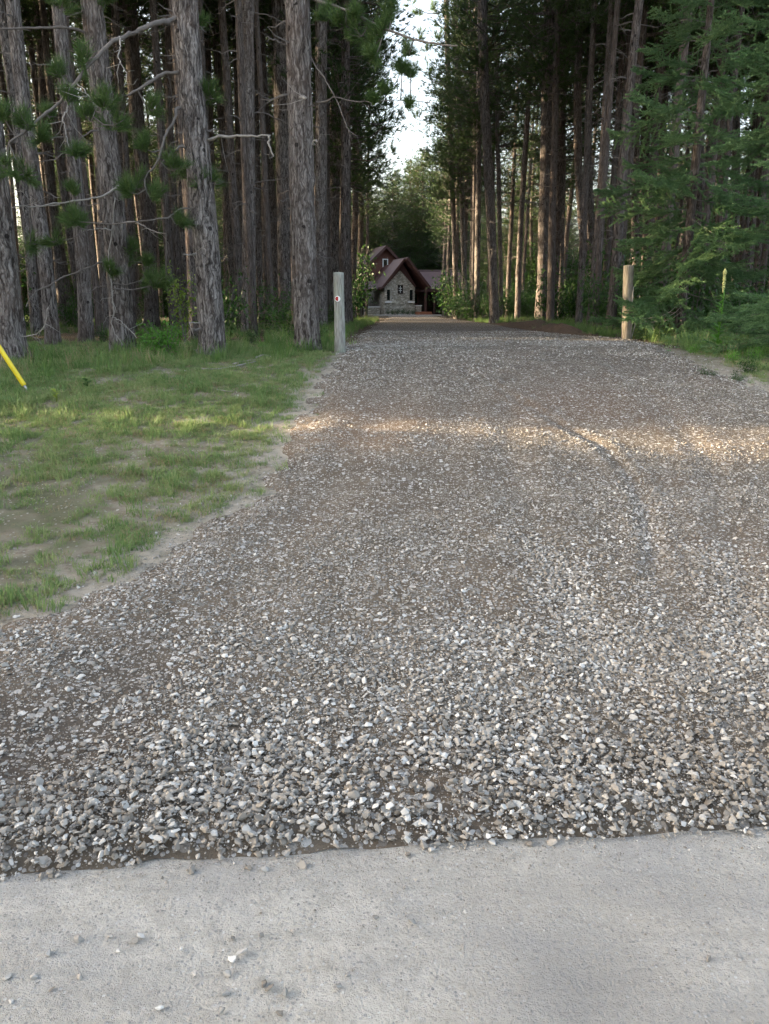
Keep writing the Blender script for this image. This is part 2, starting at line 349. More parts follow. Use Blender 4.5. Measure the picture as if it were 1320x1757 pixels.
def mat_ground():
    m, n, l = material('lawn_and_forest_floor')
    g = n.new('ShaderNodeNewGeometry'); pos = g.outputs['Position']
    at = node(n, 'ShaderNodeAttribute', attribute_name='forest')
    big = noise_n(n, l, pos, 2.6, 4); mid = noise_n(n, l, pos, 9, 6, 0.72); fine = noise_n(n, l, pos, 90, 4, 0.75)
    soil = ramp(n, [(0.3, (0.16, 0.135, 0.10)), (0.46, (0.28, 0.245, 0.195)), (0.6, (0.38, 0.345, 0.285)), (0.72, (0.48, 0.445, 0.385))]); l.new(mid.outputs[0], soil.inputs[0])
    green = ramp(n, [(0.3, (0.055, 0.075, 0.028)), (0.7, (0.115, 0.135, 0.055))]); l.new(fine.outputs[0], green.inputs[0])
    k = ramp_val(n, l, math_n(n, l, 'ADD', math_n(n, l, 'MULTIPLY', big.outputs[0], 0.7), math_n(n, l, 'MULTIPLY', mid.outputs[0], 0.4)), 0.48, 0.64)
    lawn = mixc(n, l, math_n(n, l, 'MULTIPLY', k, 0.7), soil.outputs[0], green.outputs[0])
    duff = ramp(n, [(0.3, (0.040, 0.028, 0.017)), (0.55, (0.075, 0.054, 0.032)), (0.75, (0.115, 0.088, 0.05))]); l.new(mid.outputs[0], duff.inputs[0])
    c = mixc(n, l, at.outputs['Fac'], lawn, duff.outputs[0])
    fr = node(n, 'ShaderNodeAttribute', attribute_name='fringe')
    c = mixc(n, l, math_n(n, l, 'MULTIPLY', fr.outputs['Fac'], ramp_val(n, l, mid.outputs[0], 0.3, 0.6)), c, (0.46, 0.42, 0.36))
    vp = node(n, 'ShaderNodeTexVoronoi', feature='F1'); vp.inputs['Scale'].default_value = 45; l.new(pos, vp.inputs[0])
    sp = n.new('ShaderNodeSeparateColor'); l.new(vp.outputs['Color'], sp.inputs[0])
    pb = math_n(n, l, 'MULTIPLY', math_n(n, l, 'GREATER_THAN', sp.outputs[0], 0.86), math_n(n, l, 'LESS_THAN', vp.outputs['Distance'], 0.38))
    c = mixc(n, l, pb, c, (0.40, 0.38, 0.345))
    c = mixc(n, l, math_n(n, l, 'MULTIPLY', fine.outputs[0], 0.4), c, (0.10, 0.085, 0.06))
    h = math_n(n, l, 'ADD', fine.outputs[0], mid.outputs[0])
    finish(n, l, c, 0.95, h, 1.0, 0.03, 0.1)
    return m
M['ground'] = mat_ground()

# ------------------------------------------------------------------ mesh helpers
def tri_mesh(name, V, T, mats, smooth=False, mi=None):
    V = np.asarray(V, np.float32).reshape(-1, 3); T = np.asarray(T, np.int32).reshape(-1, 3)
    me = bpy.data.meshes.new(name)
    me.vertices.add(len(V)); me.vertices.foreach_set('co', V.ravel())
    me.loops.add(len(T) * 3); me.loops.foreach_set('vertex_index', T.ravel())
    me.polygons.add(len(T)); me.polygons.foreach_set('loop_start', np.arange(len(T), dtype=np.int32) * 3)
    for k in (mats if isinstance(mats, (list, tuple)) else [mats]): me.materials.append(k)
    if mi is not None: me.polygons.foreach_set('material_index', np.asarray(mi, np.int32))
    me.polygons.foreach_set('use_smooth', np.full(len(T), bool(smooth)))
    me.update(calc_edges=True); me.validate()
    return me
def link(name, data, parent=None, loc=None, rot=None, scl=None):
    o = bpy.data.objects.new(name, data); COL.objects.link(o)
    if parent is not None: o.parent = parent
    if loc is not None: o.location = loc
    if rot is not None: o.rotation_euler = rot
    if scl is not None: o.scale = scl if hasattr(scl, '__len__') else (scl,) * 3
    return o
def thing(name, label, cat, loc=(0, 0, 0), rz=0.0, group=None):
    o = link(name, None, None, loc, (0, 0, rz)); o.empty_display_size = 0.2
    o['label'] = label; o['category'] = cat
    if group: o['group'] = group
    return o
class MB:
    """collects triangles"""
    def __init__(s): s.V, s.T, s.I, s.n = [], [], [], 0
    def add(s, V, T, mi=0):
        V = np.asarray(V, float).reshape(-1, 3); T = np.asarray(T, int).reshape(-1, 3)
        s.V.append(V); s.T.append(T + s.n); s.I.append(np.full(len(T), mi)); s.n += len(V)
    def box(s, lo, hi, mat=None, mi=0):
        x0, y0, z0 = lo; x1, y1, z1 = hi
        V = np.array([(x, y, z) for z in (z0, z1) for y in (y0, y1) for x in (x0, x1)], float)
        if mat is not None: V = np.array([mat @ Vector(v) for v in V])
        s.add(V, [(0, 2, 3), (0, 3, 1), (4, 5, 7), (4, 7, 6), (0, 1, 5), (0, 5, 4), (2, 6, 7), (2, 7, 3), (0, 4, 6), (0, 6, 2), (1, 3, 7), (1, 7, 5)], mi)
    def prism(s, poly, f0, f1, mi=0):
        """poly: 2-D outline, f0/f1 map a 2-D point to the two end faces"""
        k = len(poly)
        V = [f0(*p) for p in poly] + [f1(*p) for p in poly]
        T = [(0, i + 1, i) for i in range(1, k - 1)] + [(k, k + i, k + i + 1) for i in range(1, k - 1)]
        for i in range(k):
            j = (i + 1) % k
            T += [(i, j, k + j), (i, k + j, k + i)]
        s.add(V, T, mi)
    def mesh(s, name, mats, smooth=False):
        return tri_mesh(name, np.concatenate(s.V), np.concatenate(s.T), mats, smooth, np.concatenate(s.I))
def tube(pts, rad, n=6, cap=True, twist=0.0):
    pts = np.asarray(pts, float); k = len(pts); rad = np.broadcast_to(np.asarray(rad, float), (k,))
    t = np.gradient(pts, axis=0); t /= np.linalg.norm(t, axis=1)[:, None] + 1e-9
    ref = np.array([0, 0, 1.0]) if abs(t[0, 2]) < 0.9 else np.array([1.0, 0, 0])
    a = np.cross(t, ref); a /= np.linalg.norm(a, axis=1)[:, None] + 1e-9
    b = np.cross(t, a)
    th = np.linspace(0, 2 * np.pi, n, endpoint=False) + twist
    V = pts[:, None] + rad[:, None, None] * (np.cos(th)[None, :, None] * a[:, None] + np.sin(th)[None, :, None] * b[:, None])
    T = []
    for i in range(k - 1):
        for j in range(n):
            p, q = i * n + j, i * n + (j + 1) % n
            T += [(p, q, q + n), (p, q + n, p + n)]
    V = V.reshape(-1, 3)
    if cap:
        V = np.vstack([V, pts[0], pts[-1]])
        c0, c1 = k * n, k * n + 1
        for j in range(n):
            T += [(c0, (j + 1) % n, j), (c1, (k - 1) * n + j, (k - 1) * n + (j + 1) % n)]
    return V, T
def smooth_path(pts, n):
    """Catmull-Rom through the points"""
    p = np.asarray(pts, float); k = len(p)
    if k < 3: return np.array([p[0] + (p[-1] - p[0]) * t for t in np.linspace(0, 1, n)])
    e = np.vstack([2 * p[0] - p[1], p, 2 * p[-1] - p[-2]])
    out = []
    for u in np.linspace(0, k - 1 - 1e-6, n):
        i = int(u); t = u - i; a, b, c, d = e[i], e[i + 1], e[i + 2], e[i + 3]
        out.append(0.5 * (2 * b + (c - a) * t + (2 * a - 5 * b + 4 * c - d) * t * t + (3 * b - a - 3 * c + d) * t ** 3))
    return np.array(out)
def perp(d):
    d = np.asarray(d, float)
    r = np.where(np.abs(d[..., 2:3]) < 0.9, np.array([0, 0, 1.0]), np.array([1.0, 0, 0]))
    a = np.cross(d, r); a /= np.linalg.norm(a, axis=-1, keepdims=True) + 1e-9
    return a, np.cross(d, a)
def needles(C, D, n, L, w, spread=0.9, g=rng):
    """tufts: n needle triangles leaving each centre C round the direction D"""
    C, D = np.asarray(C, float), np.asarray(D, float)
    k = len(C); D = D / (np.linalg.norm(D, axis=1)[:, None] + 1e-9)
    C = np.repeat(C, n, 0); D = np.repeat(D, n, 0); N = k * n
    a, b = perp(D); th = g.uniform(0, 2 * np.pi, N); sp = g.uniform(0.15, spread, N)
    d = D * np.cos(sp)[:, None] + (a * np.cos(th)[:, None] + b * np.sin(th)[:, None]) * np.sin(sp)[:, None]
    Ln = L * g.uniform(0.7, 1.15, N)
    st = C - D * (g.uniform(0, 0.5, N) * L)[:, None]
    s, _ = perp(d); tw = g.uniform(0, np.pi, N); _, s2 = perp(d)
    s = s * np.cos(tw)[:, None] + s2 * np.sin(tw)[:, None]
    V = np.stack([st - s * w / 2, st + s * w / 2, st + d * Ln[:, None]], 1).reshape(-1, 3)
    return V, np.arange(N * 3).reshape(-1, 3)

def scatter(name, pts, rot, scl, vi, sources, parent=None):
    """one object of uncountable stuff: sources set out on points"""
    n = len(pts)
    me = bpy.data.meshes.new(name + '_points'); me.vertices.add(n)
    me.vertices.foreach_set('co', np.asarray(pts, np.float32).ravel())
    a = me.attributes.new('rot', 'FLOAT_VECTOR', 'POINT'); a.data.foreach_set('vector', np.asarray(rot, np.float32).ravel())
    scl = np.asarray(scl, np.float32)
    if scl.ndim == 1: scl = np.repeat(scl[:, None], 3, 1)
    a = me.attributes.new('scl', 'FLOAT_VECTOR', 'POINT'); a.data.foreach_set('vector', scl.ravel())
    a = me.attributes.new('vi', 'INT', 'POINT'); a.data.foreach_set('value', np.asarray(vi, np.int32))
    col = bpy.data.collections.new(name + '_sources')
    for i, s in enumerate(sources):
        so = bpy.data.objects.new(f'{name}_source_{i:02d}', s); col.objects.link(so)
    ng = bpy.data.node_groups.new(name + '_nodes', 'GeometryNodeTree')
    ng.interface.new_socket('Geometry', in_out='INPUT', socket_type='NodeSocketGeometry')
    ng.interface.new_socket('Geometry', in_out='OUTPUT', socket_type='NodeSocketGeometry')
    N, L = ng.nodes, ng.links
    gi, go = N.new('NodeGroupInput'), N.new('NodeGroupOutput')
    ci = N.new('GeometryNodeCollectionInfo'); ci.inputs['Collection'].default_value = col
    ci.inputs['Separate Children'].default_value = True; ci.inputs['Reset Children'].default_value = True
    ip = N.new('GeometryNodeInstanceOnPoints'); ip.inputs['Pick Instance'].default_value = True
    def attr(nm, ty):
        q = N.new('GeometryNodeInputNamedAttribute'); q.data_type = ty; q.inputs['Name'].default_value = nm
        return q.outputs['Attribute']
    er = N.new('FunctionNodeEulerToRotation')
    L.new(attr('rot', 'FLOAT_VECTOR'), er.inputs[0]); L.new(er.outputs[0], ip.inputs['Rotation'])
    L.new(attr('scl', 'FLOAT_VECTOR'), ip.inputs['Scale']); L.new(attr('vi', 'INT'), ip.inputs['Instance Index'])
    L.new(gi.outputs[0], ip.inputs['Points']); L.new(ci.outputs[0], ip.inputs['Instance']); L.new(ip.outputs[0], go.inputs[0])
    o = link(name, me, parent); md = o.modifiers.new('scatter', 'NODES'); md.node_group = ng
    o['kind'] = 'stuff'
    return o

# ------------------------------------------------------------------ ground, road, driveway
def axis(inner, step, outer, k=1.22):
    a = list(np.arange(0, inner + 1e-6, step)); s = step
    while a[-1] < outer: s *= k; a.append(a[-1] + s)
    return np.array(a)
def grid_mesh(name, X, Y, Z, mat, forest=None, fringe=None):
    r, c = X.shape
    V = np.stack([X, Y, Z], -1).reshape(-1, 3)
    i = np.arange(r * c).reshape(r, c)
    a, b, d, e = i[:-1, :-1].ravel(), i[:-1, 1:].ravel(), i[1:, 1:].ravel(), i[1:, :-1].ravel()
    me = tri_mesh(name, V, np.concatenate([np.stack([a, b, d], 1), np.stack([a, d, e], 1)]), mat, True)
    if forest is not None:
        at = me.attributes.new('forest', 'FLOAT', 'POINT'); at.data.foreach_set('value', forest.ravel().astype(np.float32))
        at = me.attributes.new('fringe', 'FLOAT', 'POINT'); at.data.foreach_set('value', fringe.ravel().astype(np.float32))
    return me
xa = axis(12, 0.2, 900); xs = np.concatenate([-xa[:0:-1], xa])
ya = axis(28, 0.2, 1200); ys = np.concatenate([-axis(1, .5, 300)[:0:-1], ya])
GXX, GYY = np.meshgrid(xs, ys)
def forest_edge(x):
    return np.interp(x, [-60, -9, -5.2, -2, 0, 2.5, 4.4, 5.2, 8, 60], [7, 8.8, 10.0, 11.2, 13, 15.5, 13.2, 11.4, 9.6, 8])
def forest_mask(x, y):
    return sstep(-.8, .8, y - forest_edge(x) + 1.2 * (fbm(x * .6, y * .6, 4.4) - .5))
def ground_z(x, y):
    d = inside(x, y)
    und = 0.05 * (fbm(x * .5, y * .5, 8.8) - .5) + 0.03 * (vnoise(x * 2.1, y * 2.1, 2.) - .5)
    c = np.asarray(y) - ES * np.asarray(x)
    f = sstep(0.0, -0.7, d)
    mound = 0.0
    for a, b, h, r in ((895, 560, .24, .7), (930, 563, .24, .6), (965, 569, .16, .5), (862, 556, .12, .6), (1000, 574, .08, .5)):
        g = G(a, b); mound = mound + h * np.exp(-((x - g.x) ** 2 + (y - g.y - .5) ** 2) / r ** 2)
    return gz0(x, y) + und * f - 0.05 * sstep(0.1, 0.5, d) - 0.06 * sstep(0.25, -0.1, c - EC) + mound
fm = forest_mask(GXX, GYY)
ground = link('ground', grid_mesh('ground', GXX, GYY, ground_z(GXX, GYY), M['ground'], fm, sstep(-.75, -.1, inside(GXX, GYY)) * sstep(12, 9, GYY))); ground['kind'] = 'structure'

rx = np.concatenate([-axis(4, .06, 300)[:0:-1], axis(4, .06, 300)])
rc = np.concatenate([EC + 0.12 - axis(1.9, .05, 8.0)[::-1]])
RXX, RCC = np.meshgrid(rx, rc); RYY = RCC + ES * RXX
rz_ = 0.004 + 0.012 * (fbm(RXX * .9, RYY * 3.5, 6.6) - .5) + 0.006 * (vnoise(RXX * 9, RYY * 9, 1.1) - .5)
road = link('road', grid_mesh('road', RXX, RYY, rz_, M['road'])); road['kind'] = 'structure'

cc = EC - 0.02 + np.concatenate([np.linspace(0, 8, 200), 8 + axis(1, .06, 70, 1.04)[1:]])
dxs = np.concatenate([np.linspace(-13, -4.2, 50)[:-1], np.linspace(-4.2, 5.4, 215), np.linspace(5.4, 13, 45)[1:]])
DX, CC = np.meshgrid(dxs, cc)
DY = CC + ES * DX + ej(DX) * np.exp(-(CC - EC) / .2)
driveway = link('gravel_driveway', grid_mesh('gravel_driveway', DX, DY, drive_z(DX, DY) - .35 * sstep(-.3, -.6, inside(DX, DY)), M['gravel_bed'])); driveway['kind'] = 'structure'

# soil bank thrown up on the right of the drive
bp = smooth_path([[*G(a, b)[:2], 0] for a, b in [(838, 556), (868, 559), (900, 563), (935, 567), (968, 573), (1005, 579)]], 60)
bs = np.linspace(-1, 1, 17); bt = np.linspace(0, 1, 60)
bd = np.gradient(bp, axis=0); bn = np.stack([-bd[:, 1], bd[:, 0]], 1); bn /= np.linalg.norm(bn, axis=1)[:, None]
BX = bp[:, None, 0] + bn[:, None, 0] * bs[None] * .9; BY = bp[:, None, 1] + bn[:, None, 1] * bs[None] * .9
bh = np.interp(bt, [0, .15, .35, .5, .62, .8, 1], [.02, .12, .20, .34, .22, .26, .02])[:, None]
BZ = gz0(BX, BY) - .03 + bh * np.exp(-(bs[None] / .5) ** 2) * (.65 + .7 * fbm(BX * 3, BY * 3, 44.)) + .05 * (fbm(BX * 9, BY * 9, 41.) - .5) * np.exp(-(bs[None] / .6) ** 2)
M['soil'] = mat_plain('dark_bare_soil', (.075, .05, .034), .95, .6, 14, 1.0, .1)
berm = link('soil_bank', grid_mesh('soil_bank', BX, BY, BZ, M['soil'])); berm['kind'] = 'structure'

# ------------------------------------------------------------------ gravel stones
def stone_mesh(i):
    g = np.random.default_rng(100 + i)
    bm = bmesh.new()
    p = g.normal(size=(11, 3)); p /= np.linalg.norm(p, axis=1)[:, None]
    p *= g.uniform(.82, 1.05, (11, 1)); p *= np.array([0.5, g.uniform(.28, .46), g.uniform(.16, .36)])
    for q in p: bm.verts.new(q)
    bmesh.ops.convex_hull(bm, input=bm.verts)
    for v in [v for v in bm.verts if not v.link_faces]: bm.verts.remove(v)
    bmesh.ops.bevel(bm, geom=bm.edges[:], offset=0.022, segments=1, affect='EDGES')
    bmesh.ops.triangulate(bm, faces=bm.faces[:])
    me = bpy.data.meshes.new('stone'); bm.to_mesh(me); bm.free()
    me.materials.append(M['stone']); return me
STONES = [stone_mesh(i) for i in range(14)]

def gravel_points():
    X, Y, S = [], [], []
    def zone(ya, yb, dens, smin, smax, k):
        g = np.random.default_rng(k)
        w = 0.56 * yb + 1.6
        n = int(dens * (yb - ya) * 2 * w)
        x = g.uniform(-w, w, n); y = g.uniform(ya, yb, n)
        keep = (np.abs(x) < 0.56 * y + 1.3) & (inside(x, y) > 0.03 - (0.4 + 2.2 * (g.uniform(0, 1, n) < .12)) * g.uniform(0, 1, n) ** 4)
        c = y - ES * x
        keep &= (c > EC + ej(x) - .07 * g.uniform(0, 1, n) ** 5) & (g.uniform(0, 1, n) > (0.93 if smax > .021 else .6) * bare(x, y))
        x, y = x[keep], y[keep]
        s = smin + (smax - smin) * g.beta(1.0, 2.8, len(x))
        X.append(x); Y.append(y); S.append(s)
    zone(1.5, 3.4, 2700, .018, .050, 1)
    zone(1.5, 2.5, 900, .026, .054, 11)
    zone(1.5, 3.4, 11000, .005, .016, 2)
    for k, (L, nn) in enumerate((([(930, 940), (960, 1000), (1005, 1080), (1050, 1170)], 1500), ([(1225, 960), (1260, 1040), (1300, 1130)], 900), ([(1095, 860), (1115, 960)], 500))):   # pale windrows between the tracks
        q = np.array([[*G(a, b)[:2]] for a, b in L]); g = np.random.default_rng(50 + k); i = g.integers(0, len(q) - 1, nn); f = g.uniform(0, 1, nn)
        p = q[i] + (q[i + 1] - q[i]) * f[:, None] + g.normal(0, .10, (nn, 2)); X.append(p[:, 0]); Y.append(p[:, 1]); S.append(.018 + .026 * g.beta(1.5, 3, nn))
    zone(3.4, 5.5, 1600, .015, .041, 3)
    zone(3.4, 5.5, 4000, .007, .018, 4)
    zone(5.5, 9.0, 950, .016, .038, 5)
    zone(5.5, 9.0, 900, .009, .018, 15)
    zone(9.0, 14.0, 480, .024, .05, 6)
    zone(14.0, 21.0, 150, .03, .055, 7)
    return np.concatenate(X), np.concatenate(Y), np.concatenate(S)
gx, gy, gs = gravel_points()
gn = len(gx)
gzs = drive_z(gx, gy)
# stones lie thicker in windrows and on the front edge
front = np.exp(-((gy - ES * gx - EC) / 0.5) ** 2)
gzz = np.maximum(gzs, ground_z(gx, gy)) + gs * 0.12 + front * rng.uniform(0, .035, gn)
grot = np.stack([rng.normal(0, .35, gn), rng.normal(0, .35, gn), rng.uniform(0, 6.283, gn)], 1)
gvi = rng.integers(0, len(STONES), gn)
u_, v_, dep_ = topx(gx, gy, gzz)
vis = (u_ > 5) & (u_ < 1315) & (v_ > 560) & (v_ < 1745)
size = np.where(vis, gs / dep_, 0)
big = np.argsort(-size)[:300]
for k in big:
    link('stone', STONES[gvi[k]], driveway, (gx[k], gy[k], gzz[k]), tuple(grot[k]), float(gs[k]))
rest = np.ones(gn, bool); rest[big] = False
scatter('loose_gravel', np.stack([gx, gy, gzz], 1)[rest], grot[rest], gs[rest], gvi[rest], STONES, driveway)

# stones lying loose on the road
for a, b, s in [(137, 1619, 15), (232, 1620, 10), (242, 1612, 11), (85, 1640, 13), (416, 1642, 17), (400, 1652, 13), (391, 1676, 12), (335, 1677, 10), (453, 1695, 15), (463, 1702, 13),
                (490, 1708, 14), (388, 1712, 14), (275, 1735, 11), (381, 1740, 12), (482, 1748, 12), (598, 1680, 10), (580, 1700, 11), (15, 1684, 12), (60, 1682, 12), (90, 1705, 10),
                (644, 1581, 10), (706, 1589, 14), (502, 1605, 10), (399, 1616, 8), (190, 1614, 9), (205, 1637, 9), (20, 1725, 11), (138, 1682, 9), (1215, 1654, 11), (448, 1611, 8), (312, 1634, 8),
                (740, 1465, 12), (700, 1472, 9), (520, 1490, 13), (455, 1497, 11), (330, 1500, 12), (100, 1508, 11), (90, 1508, 10), (845, 1450, 11), (960, 1440, 9), (1100, 1432, 10)]:
    p = G(a, b); s = s / (F / (p.y * math.cos(PITCH) + 1.55 * math.sin(PITCH)))
    link('stone', STONES[random.randrange(14)], road, (p.x, p.y, 0.008 + s * .16), (random.uniform(-.3, .3), random.uniform(-.3, .3), random.uniform(0, 6.3)), s * 1.6)
n = 22000
qx = rng.uniform(-3.2, 3.2, n); qc = EC - rng.uniform(0, 1, n) ** 1.5 * 1.9; qy = qc + ES * qx
keep = fbm(qx * 1.2, qy * 2.5, 7.7) + 0.3 * np.exp(-(EC - qc) / .10) > 0.52 + 0.16 * rng.uniform(-1, 1, n)
qx, qy = qx[keep], qy[keep]; n = len(qx); s = 0.003 + 0.017 * rng.beta(1, 6, n)
scatter('road_grit', np.stack([qx, qy, 0.006 + s * .1], 1), np.stack([rng.normal(0, .4, n), rng.normal(0, .4, n), rng.uniform(0, 6.3, n)], 1), s, rng.integers(0, 14, n), STONES, road)
n = 16000
qx = rng.uniform(-8, 8, n); qy = rng.uniform(2.4, 12.5, n); qd = inside(qx, qy)
keep = (qd < .05) & (rng.uniform(0, 1, n) < np.clip(.22 + 1.0 * np.exp((qd) / .28), 0, 1)) & (np.abs(qx) < .56 * qy + 1.3) & (forest_mask(qx, qy) < .5) & (qy - ES * qx > EC + .1)
qx, qy = qx[keep], qy[keep]; n = len(qx); s = 0.007 + 0.028 * rng.beta(1.1, 5, n)
scatter('soil_pebbles', np.stack([qx, qy, np.maximum(ground_z(qx, qy), drive_z(qx, qy) - .35 * sstep(-.3, -.6, inside(qx, qy))) + s * .1], 1), np.stack([rng.normal(0, .4, n), rng.normal(0, .4, n), rng.uniform(0, 6.3, n)], 1), s, rng.integers(0, 14, n), STONES, ground)

# ------------------------------------------------------------------ plant pieces
def grass_tuft(i, nb, h, spread, lean, w, mat, tag='grass_tuft'):
    g = np.random.default_rng(200 + i); m = MB()
    for _ in range(nb):
        a = g.uniform(0, 6.283); r = spread * math.sqrt(g.uniform()); b = np.array([r * math.cos(a), r * math.sin(a), -0.01])
        a2 = a + g.normal(0, .8); d = np.array([math.cos(a2), math.sin(a2), 0]); L = h * g.uniform(.5, 1.1); le = lean * g.uniform(.2, 1.2)
        s = np.array([-d[1], d[0], 0]); ww = w * g.uniform(.7, 1.2)
        p1 = b + np.array([0, 0, L * .6]) + d * L * .25 * le; p2 = p1 + np.array([0, 0, L * (.4 - .25 * le)]) + d * L * .5 * le
        m.add([b - s * ww / 2, b + s * ww / 2, p1 - s * ww * .4, p1 + s * ww * .4, p2], [(0, 1, 3), (0, 3, 2), (2, 3, 4)])
    return m.mesh(tag, mat)
LAWN = [grass_tuft(i, 30, .055, .06, 1.1, .005, M['grass']) for i in range(4)] + [grass_tuft(10 + i, 26, .10, .055, .9, .0055, M['grass']) for i in range(2)] + [grass_tuft(20, 26, .045, .08, 1.6, .0042, M['dry'])]
TALL = [grass_tuft(30 + i, 22, .34, .10, .9, .009, M['grass_tall']) for i in range(3)] + [grass_tuft(40, 16, .5, .12, .7, .009, M['grass_tall']), grass_tuft(41, 14, .36, .1, 1.0, .007, M['dry'])]

def lawn_points():
    n = 170000
    x = rng.uniform(-9.5, 9.5, n); y = rng.uniform(2.4, 15, n)
    d = inside(x, y); fe = y - forest_edge(x)
    dens = 0.10 + .9 * sstep(0.44, 0.58, .3 * fbm(x * 1.5, y * 1.5, 12.1, 3) + .4 * fbm(x * 5., y * 5., 2.1, 2) + .3 * vnoise(x * 11, y * 11, 8.3) + 0.07 * sstep(4.5, 9, y) + .05 * sstep(6.5, 5, y) + .02 - .14 * np.exp(-((x + 2.6) ** 2 + (y - 4.9) ** 2) / .6))
    dens = dens * sstep(0.0, -0.55, d) + 0.03 * sstep(.1, -.2, d)
    dens = dens * (1 - 0.75 * sstep(-.5, 2.5, fe))
    dens = np.where(x > 2, dens * sstep(0.38, 0.55, fbm(x * 1.2, y * 1.2, 3.1)) * .9, dens)
    keep = (np.abs(x) < .56 * y + 1.5) & (d < 0.12) & (rng.uniform(0, 1, n) < dens * .9) & (y - ES * x > EC + 1.0)
    return x[keep], y[keep]
lx, ly = lawn_points(); n = len(lx)
vi = rng.choice(7, n, p=[.16, .16, .15, .15, .07, .05, .26])
scatter('lawn_grass', np.stack([lx, ly, ground_z(lx, ly)], 1), np.stack([rng.normal(0, .15, n), rng.normal(0, .15, n), rng.uniform(0, 6.3, n)], 1), rng.uniform(.45, 1.2, n) * (.45 + 1.1 * fbm(lx * 3.2, ly * 3.2, 31., 2)), vi, LAWN)
n = 34000
tx = rng.uniform(-20, 20, n); ty = rng.uniform(7.5, 44, n)
d = inside(tx, ty); fe = ty - forest_edge(tx)
dn = np.exp(-((fe - .2) / .9) ** 2) + 0.45 * sstep(-1, 1, fe) * sstep(.45, .65, fbm(tx * .7, ty * .7, 5.9))
dn = dn + 1.3 * np.exp(-((d + .8) / .7) ** 2) * sstep(11, 14, ty)
bank = np.array([[*G(a, b)[:2]] for a, b in [(862, 553), (930, 558), (1000, 566), (1060, 574)]])
dn = dn + 1.6 * np.exp(-(dline(tx, ty - 1.4, bank) / 1.5) ** 2)
dn = dn * sstep(.3, .5, fbm(tx * 1.1, ty * 1.1, 15.5)) * sstep(-.1, -.5, d)
keep = (rng.uniform(0, 1, n) < dn) & (np.abs(tx) < .56 * ty + 2)
tx, ty = tx[keep], ty[keep]; n = len(tx)
scatter('tall_grass', np.stack([tx, ty, ground_z(tx, ty)], 1), np.stack([rng.normal(0, .12, n), rng.normal(0, .12, n), rng.uniform(0, 6.3, n)], 1), rng.uniform(.4, .95, n) , rng.choice(5, n, p=[.27, .27, .22, .12, .12]), TALL)

# pine crowns
def pine_crown(i, H, rmax, low=1.0, dens=1.0):
    g = np.random.default_rng(300 + i); C, D = [], []; m = MB()
    z = 0.0
    while z < H:
        f = z / H
        L0 = rmax * (0.55 + 0.45 * min(1, f / .25)) * (1 - f) ** .6 * low + .25
        for b in range(g.integers(4, 7)):
            a = g.uniform(0, 6.283); L = L0 * g.uniform(.55, 1.15); up = g.uniform(-.08, .28) + .35 * f
            d = np.array([math.cos(a), math.sin(a), up]); p0 = np.array([0, 0, z + g.uniform(-.2, .2)])
            mid = p0 + d * L * .55 - np.array([0, 0, .05 * L]); tip = p0 + d * L + np.array([0, 0, .12 * L])
            m.add(*tube([p0, mid, tip], [.028, .018, .006], 3, False))
            for k in range(int((5 + 9 * L) * dens)):
                s = g.uniform(.3, 1.0); q = (p0 + (mid - p0) * s / .55) if s < .55 else mid + (tip - mid) * (s - .55) / .45
                off = g.normal(0, 1, 3) * np.array([.26, .26, .12]) * (.35 + .65 * L / 2.5)
                C.append(q + off); D.append(d * .6 + off * 2 + np.array([0, 0, .35]))
        z += g.uniform(.34, .52)
    V, T = needles(C, D, 11, .19, .021, 1.0, g)
    m2 = MB(); m2.add(np.concatenate(m.V), np.concatenate(m.T), 1); m2.add(V, T, 0)
    return m2.mesh('crown', [M['needle'], M['bark_far']])
CROWNS = [pine_crown(i, 9.5, 2.3) for i in range(4)] + [pine_crown(10 + i, 12.0, 2.6, 1.0, .9) for i in range(3)]
BUSHY = [pine_crown(20 + i, 15.0, 2.9, 1.15, 1.0) for i in range(3)]

def dead_twigs(i, z0, z1, nb, lmin=.3, lmax=1.5):
    g = np.random.default_rng(400 + i); m = MB()
    for _ in range(nb):
        z = g.uniform(z0, z1); a = g.uniform(0, 6.283); L = g.uniform(lmin, lmax) * (.4 + .6 * (z - z0) / (z1 - z0) + .1)
        d = np.array([math.cos(a), math.sin(a), g.uniform(-.25, .2)]); p0 = np.array([0, 0, z]) + d * .04
        s = np.array([-d[1], d[0], 0]) * g.normal(0, .12)
        pts = [p0, p0 + d * L * .4 + s * L, p0 + d * L * .75 + s * L * .3 + np.array([0, 0, -.08 * L]), p0 + d * L + np.array([0, 0, -.02 * L])]
        m.add(*tube(pts, [.016, .011, .007, .003], 3, False))
        for _k in range(g.integers(0, 4)):
            q = pts[1] + (pts[2] - pts[1]) * g.uniform(); e = d * .5 + g.normal(0, .5, 3)
            m.add(*tube([q, q + e * L * .22, q + e * L * .4 + g.normal(0, .05, 3)], [.006, .004, .002], 3, False))
    return m.mesh('dead_twigs', M['dead'])
TWIGS = [dead_twigs(i, 2.2, 11.5, 46) for i in range(4)]
TWIGS_LOW = [dead_twigs(9 + i, 1.0, 9.0, 26, .15, .8) for i in range(3)]

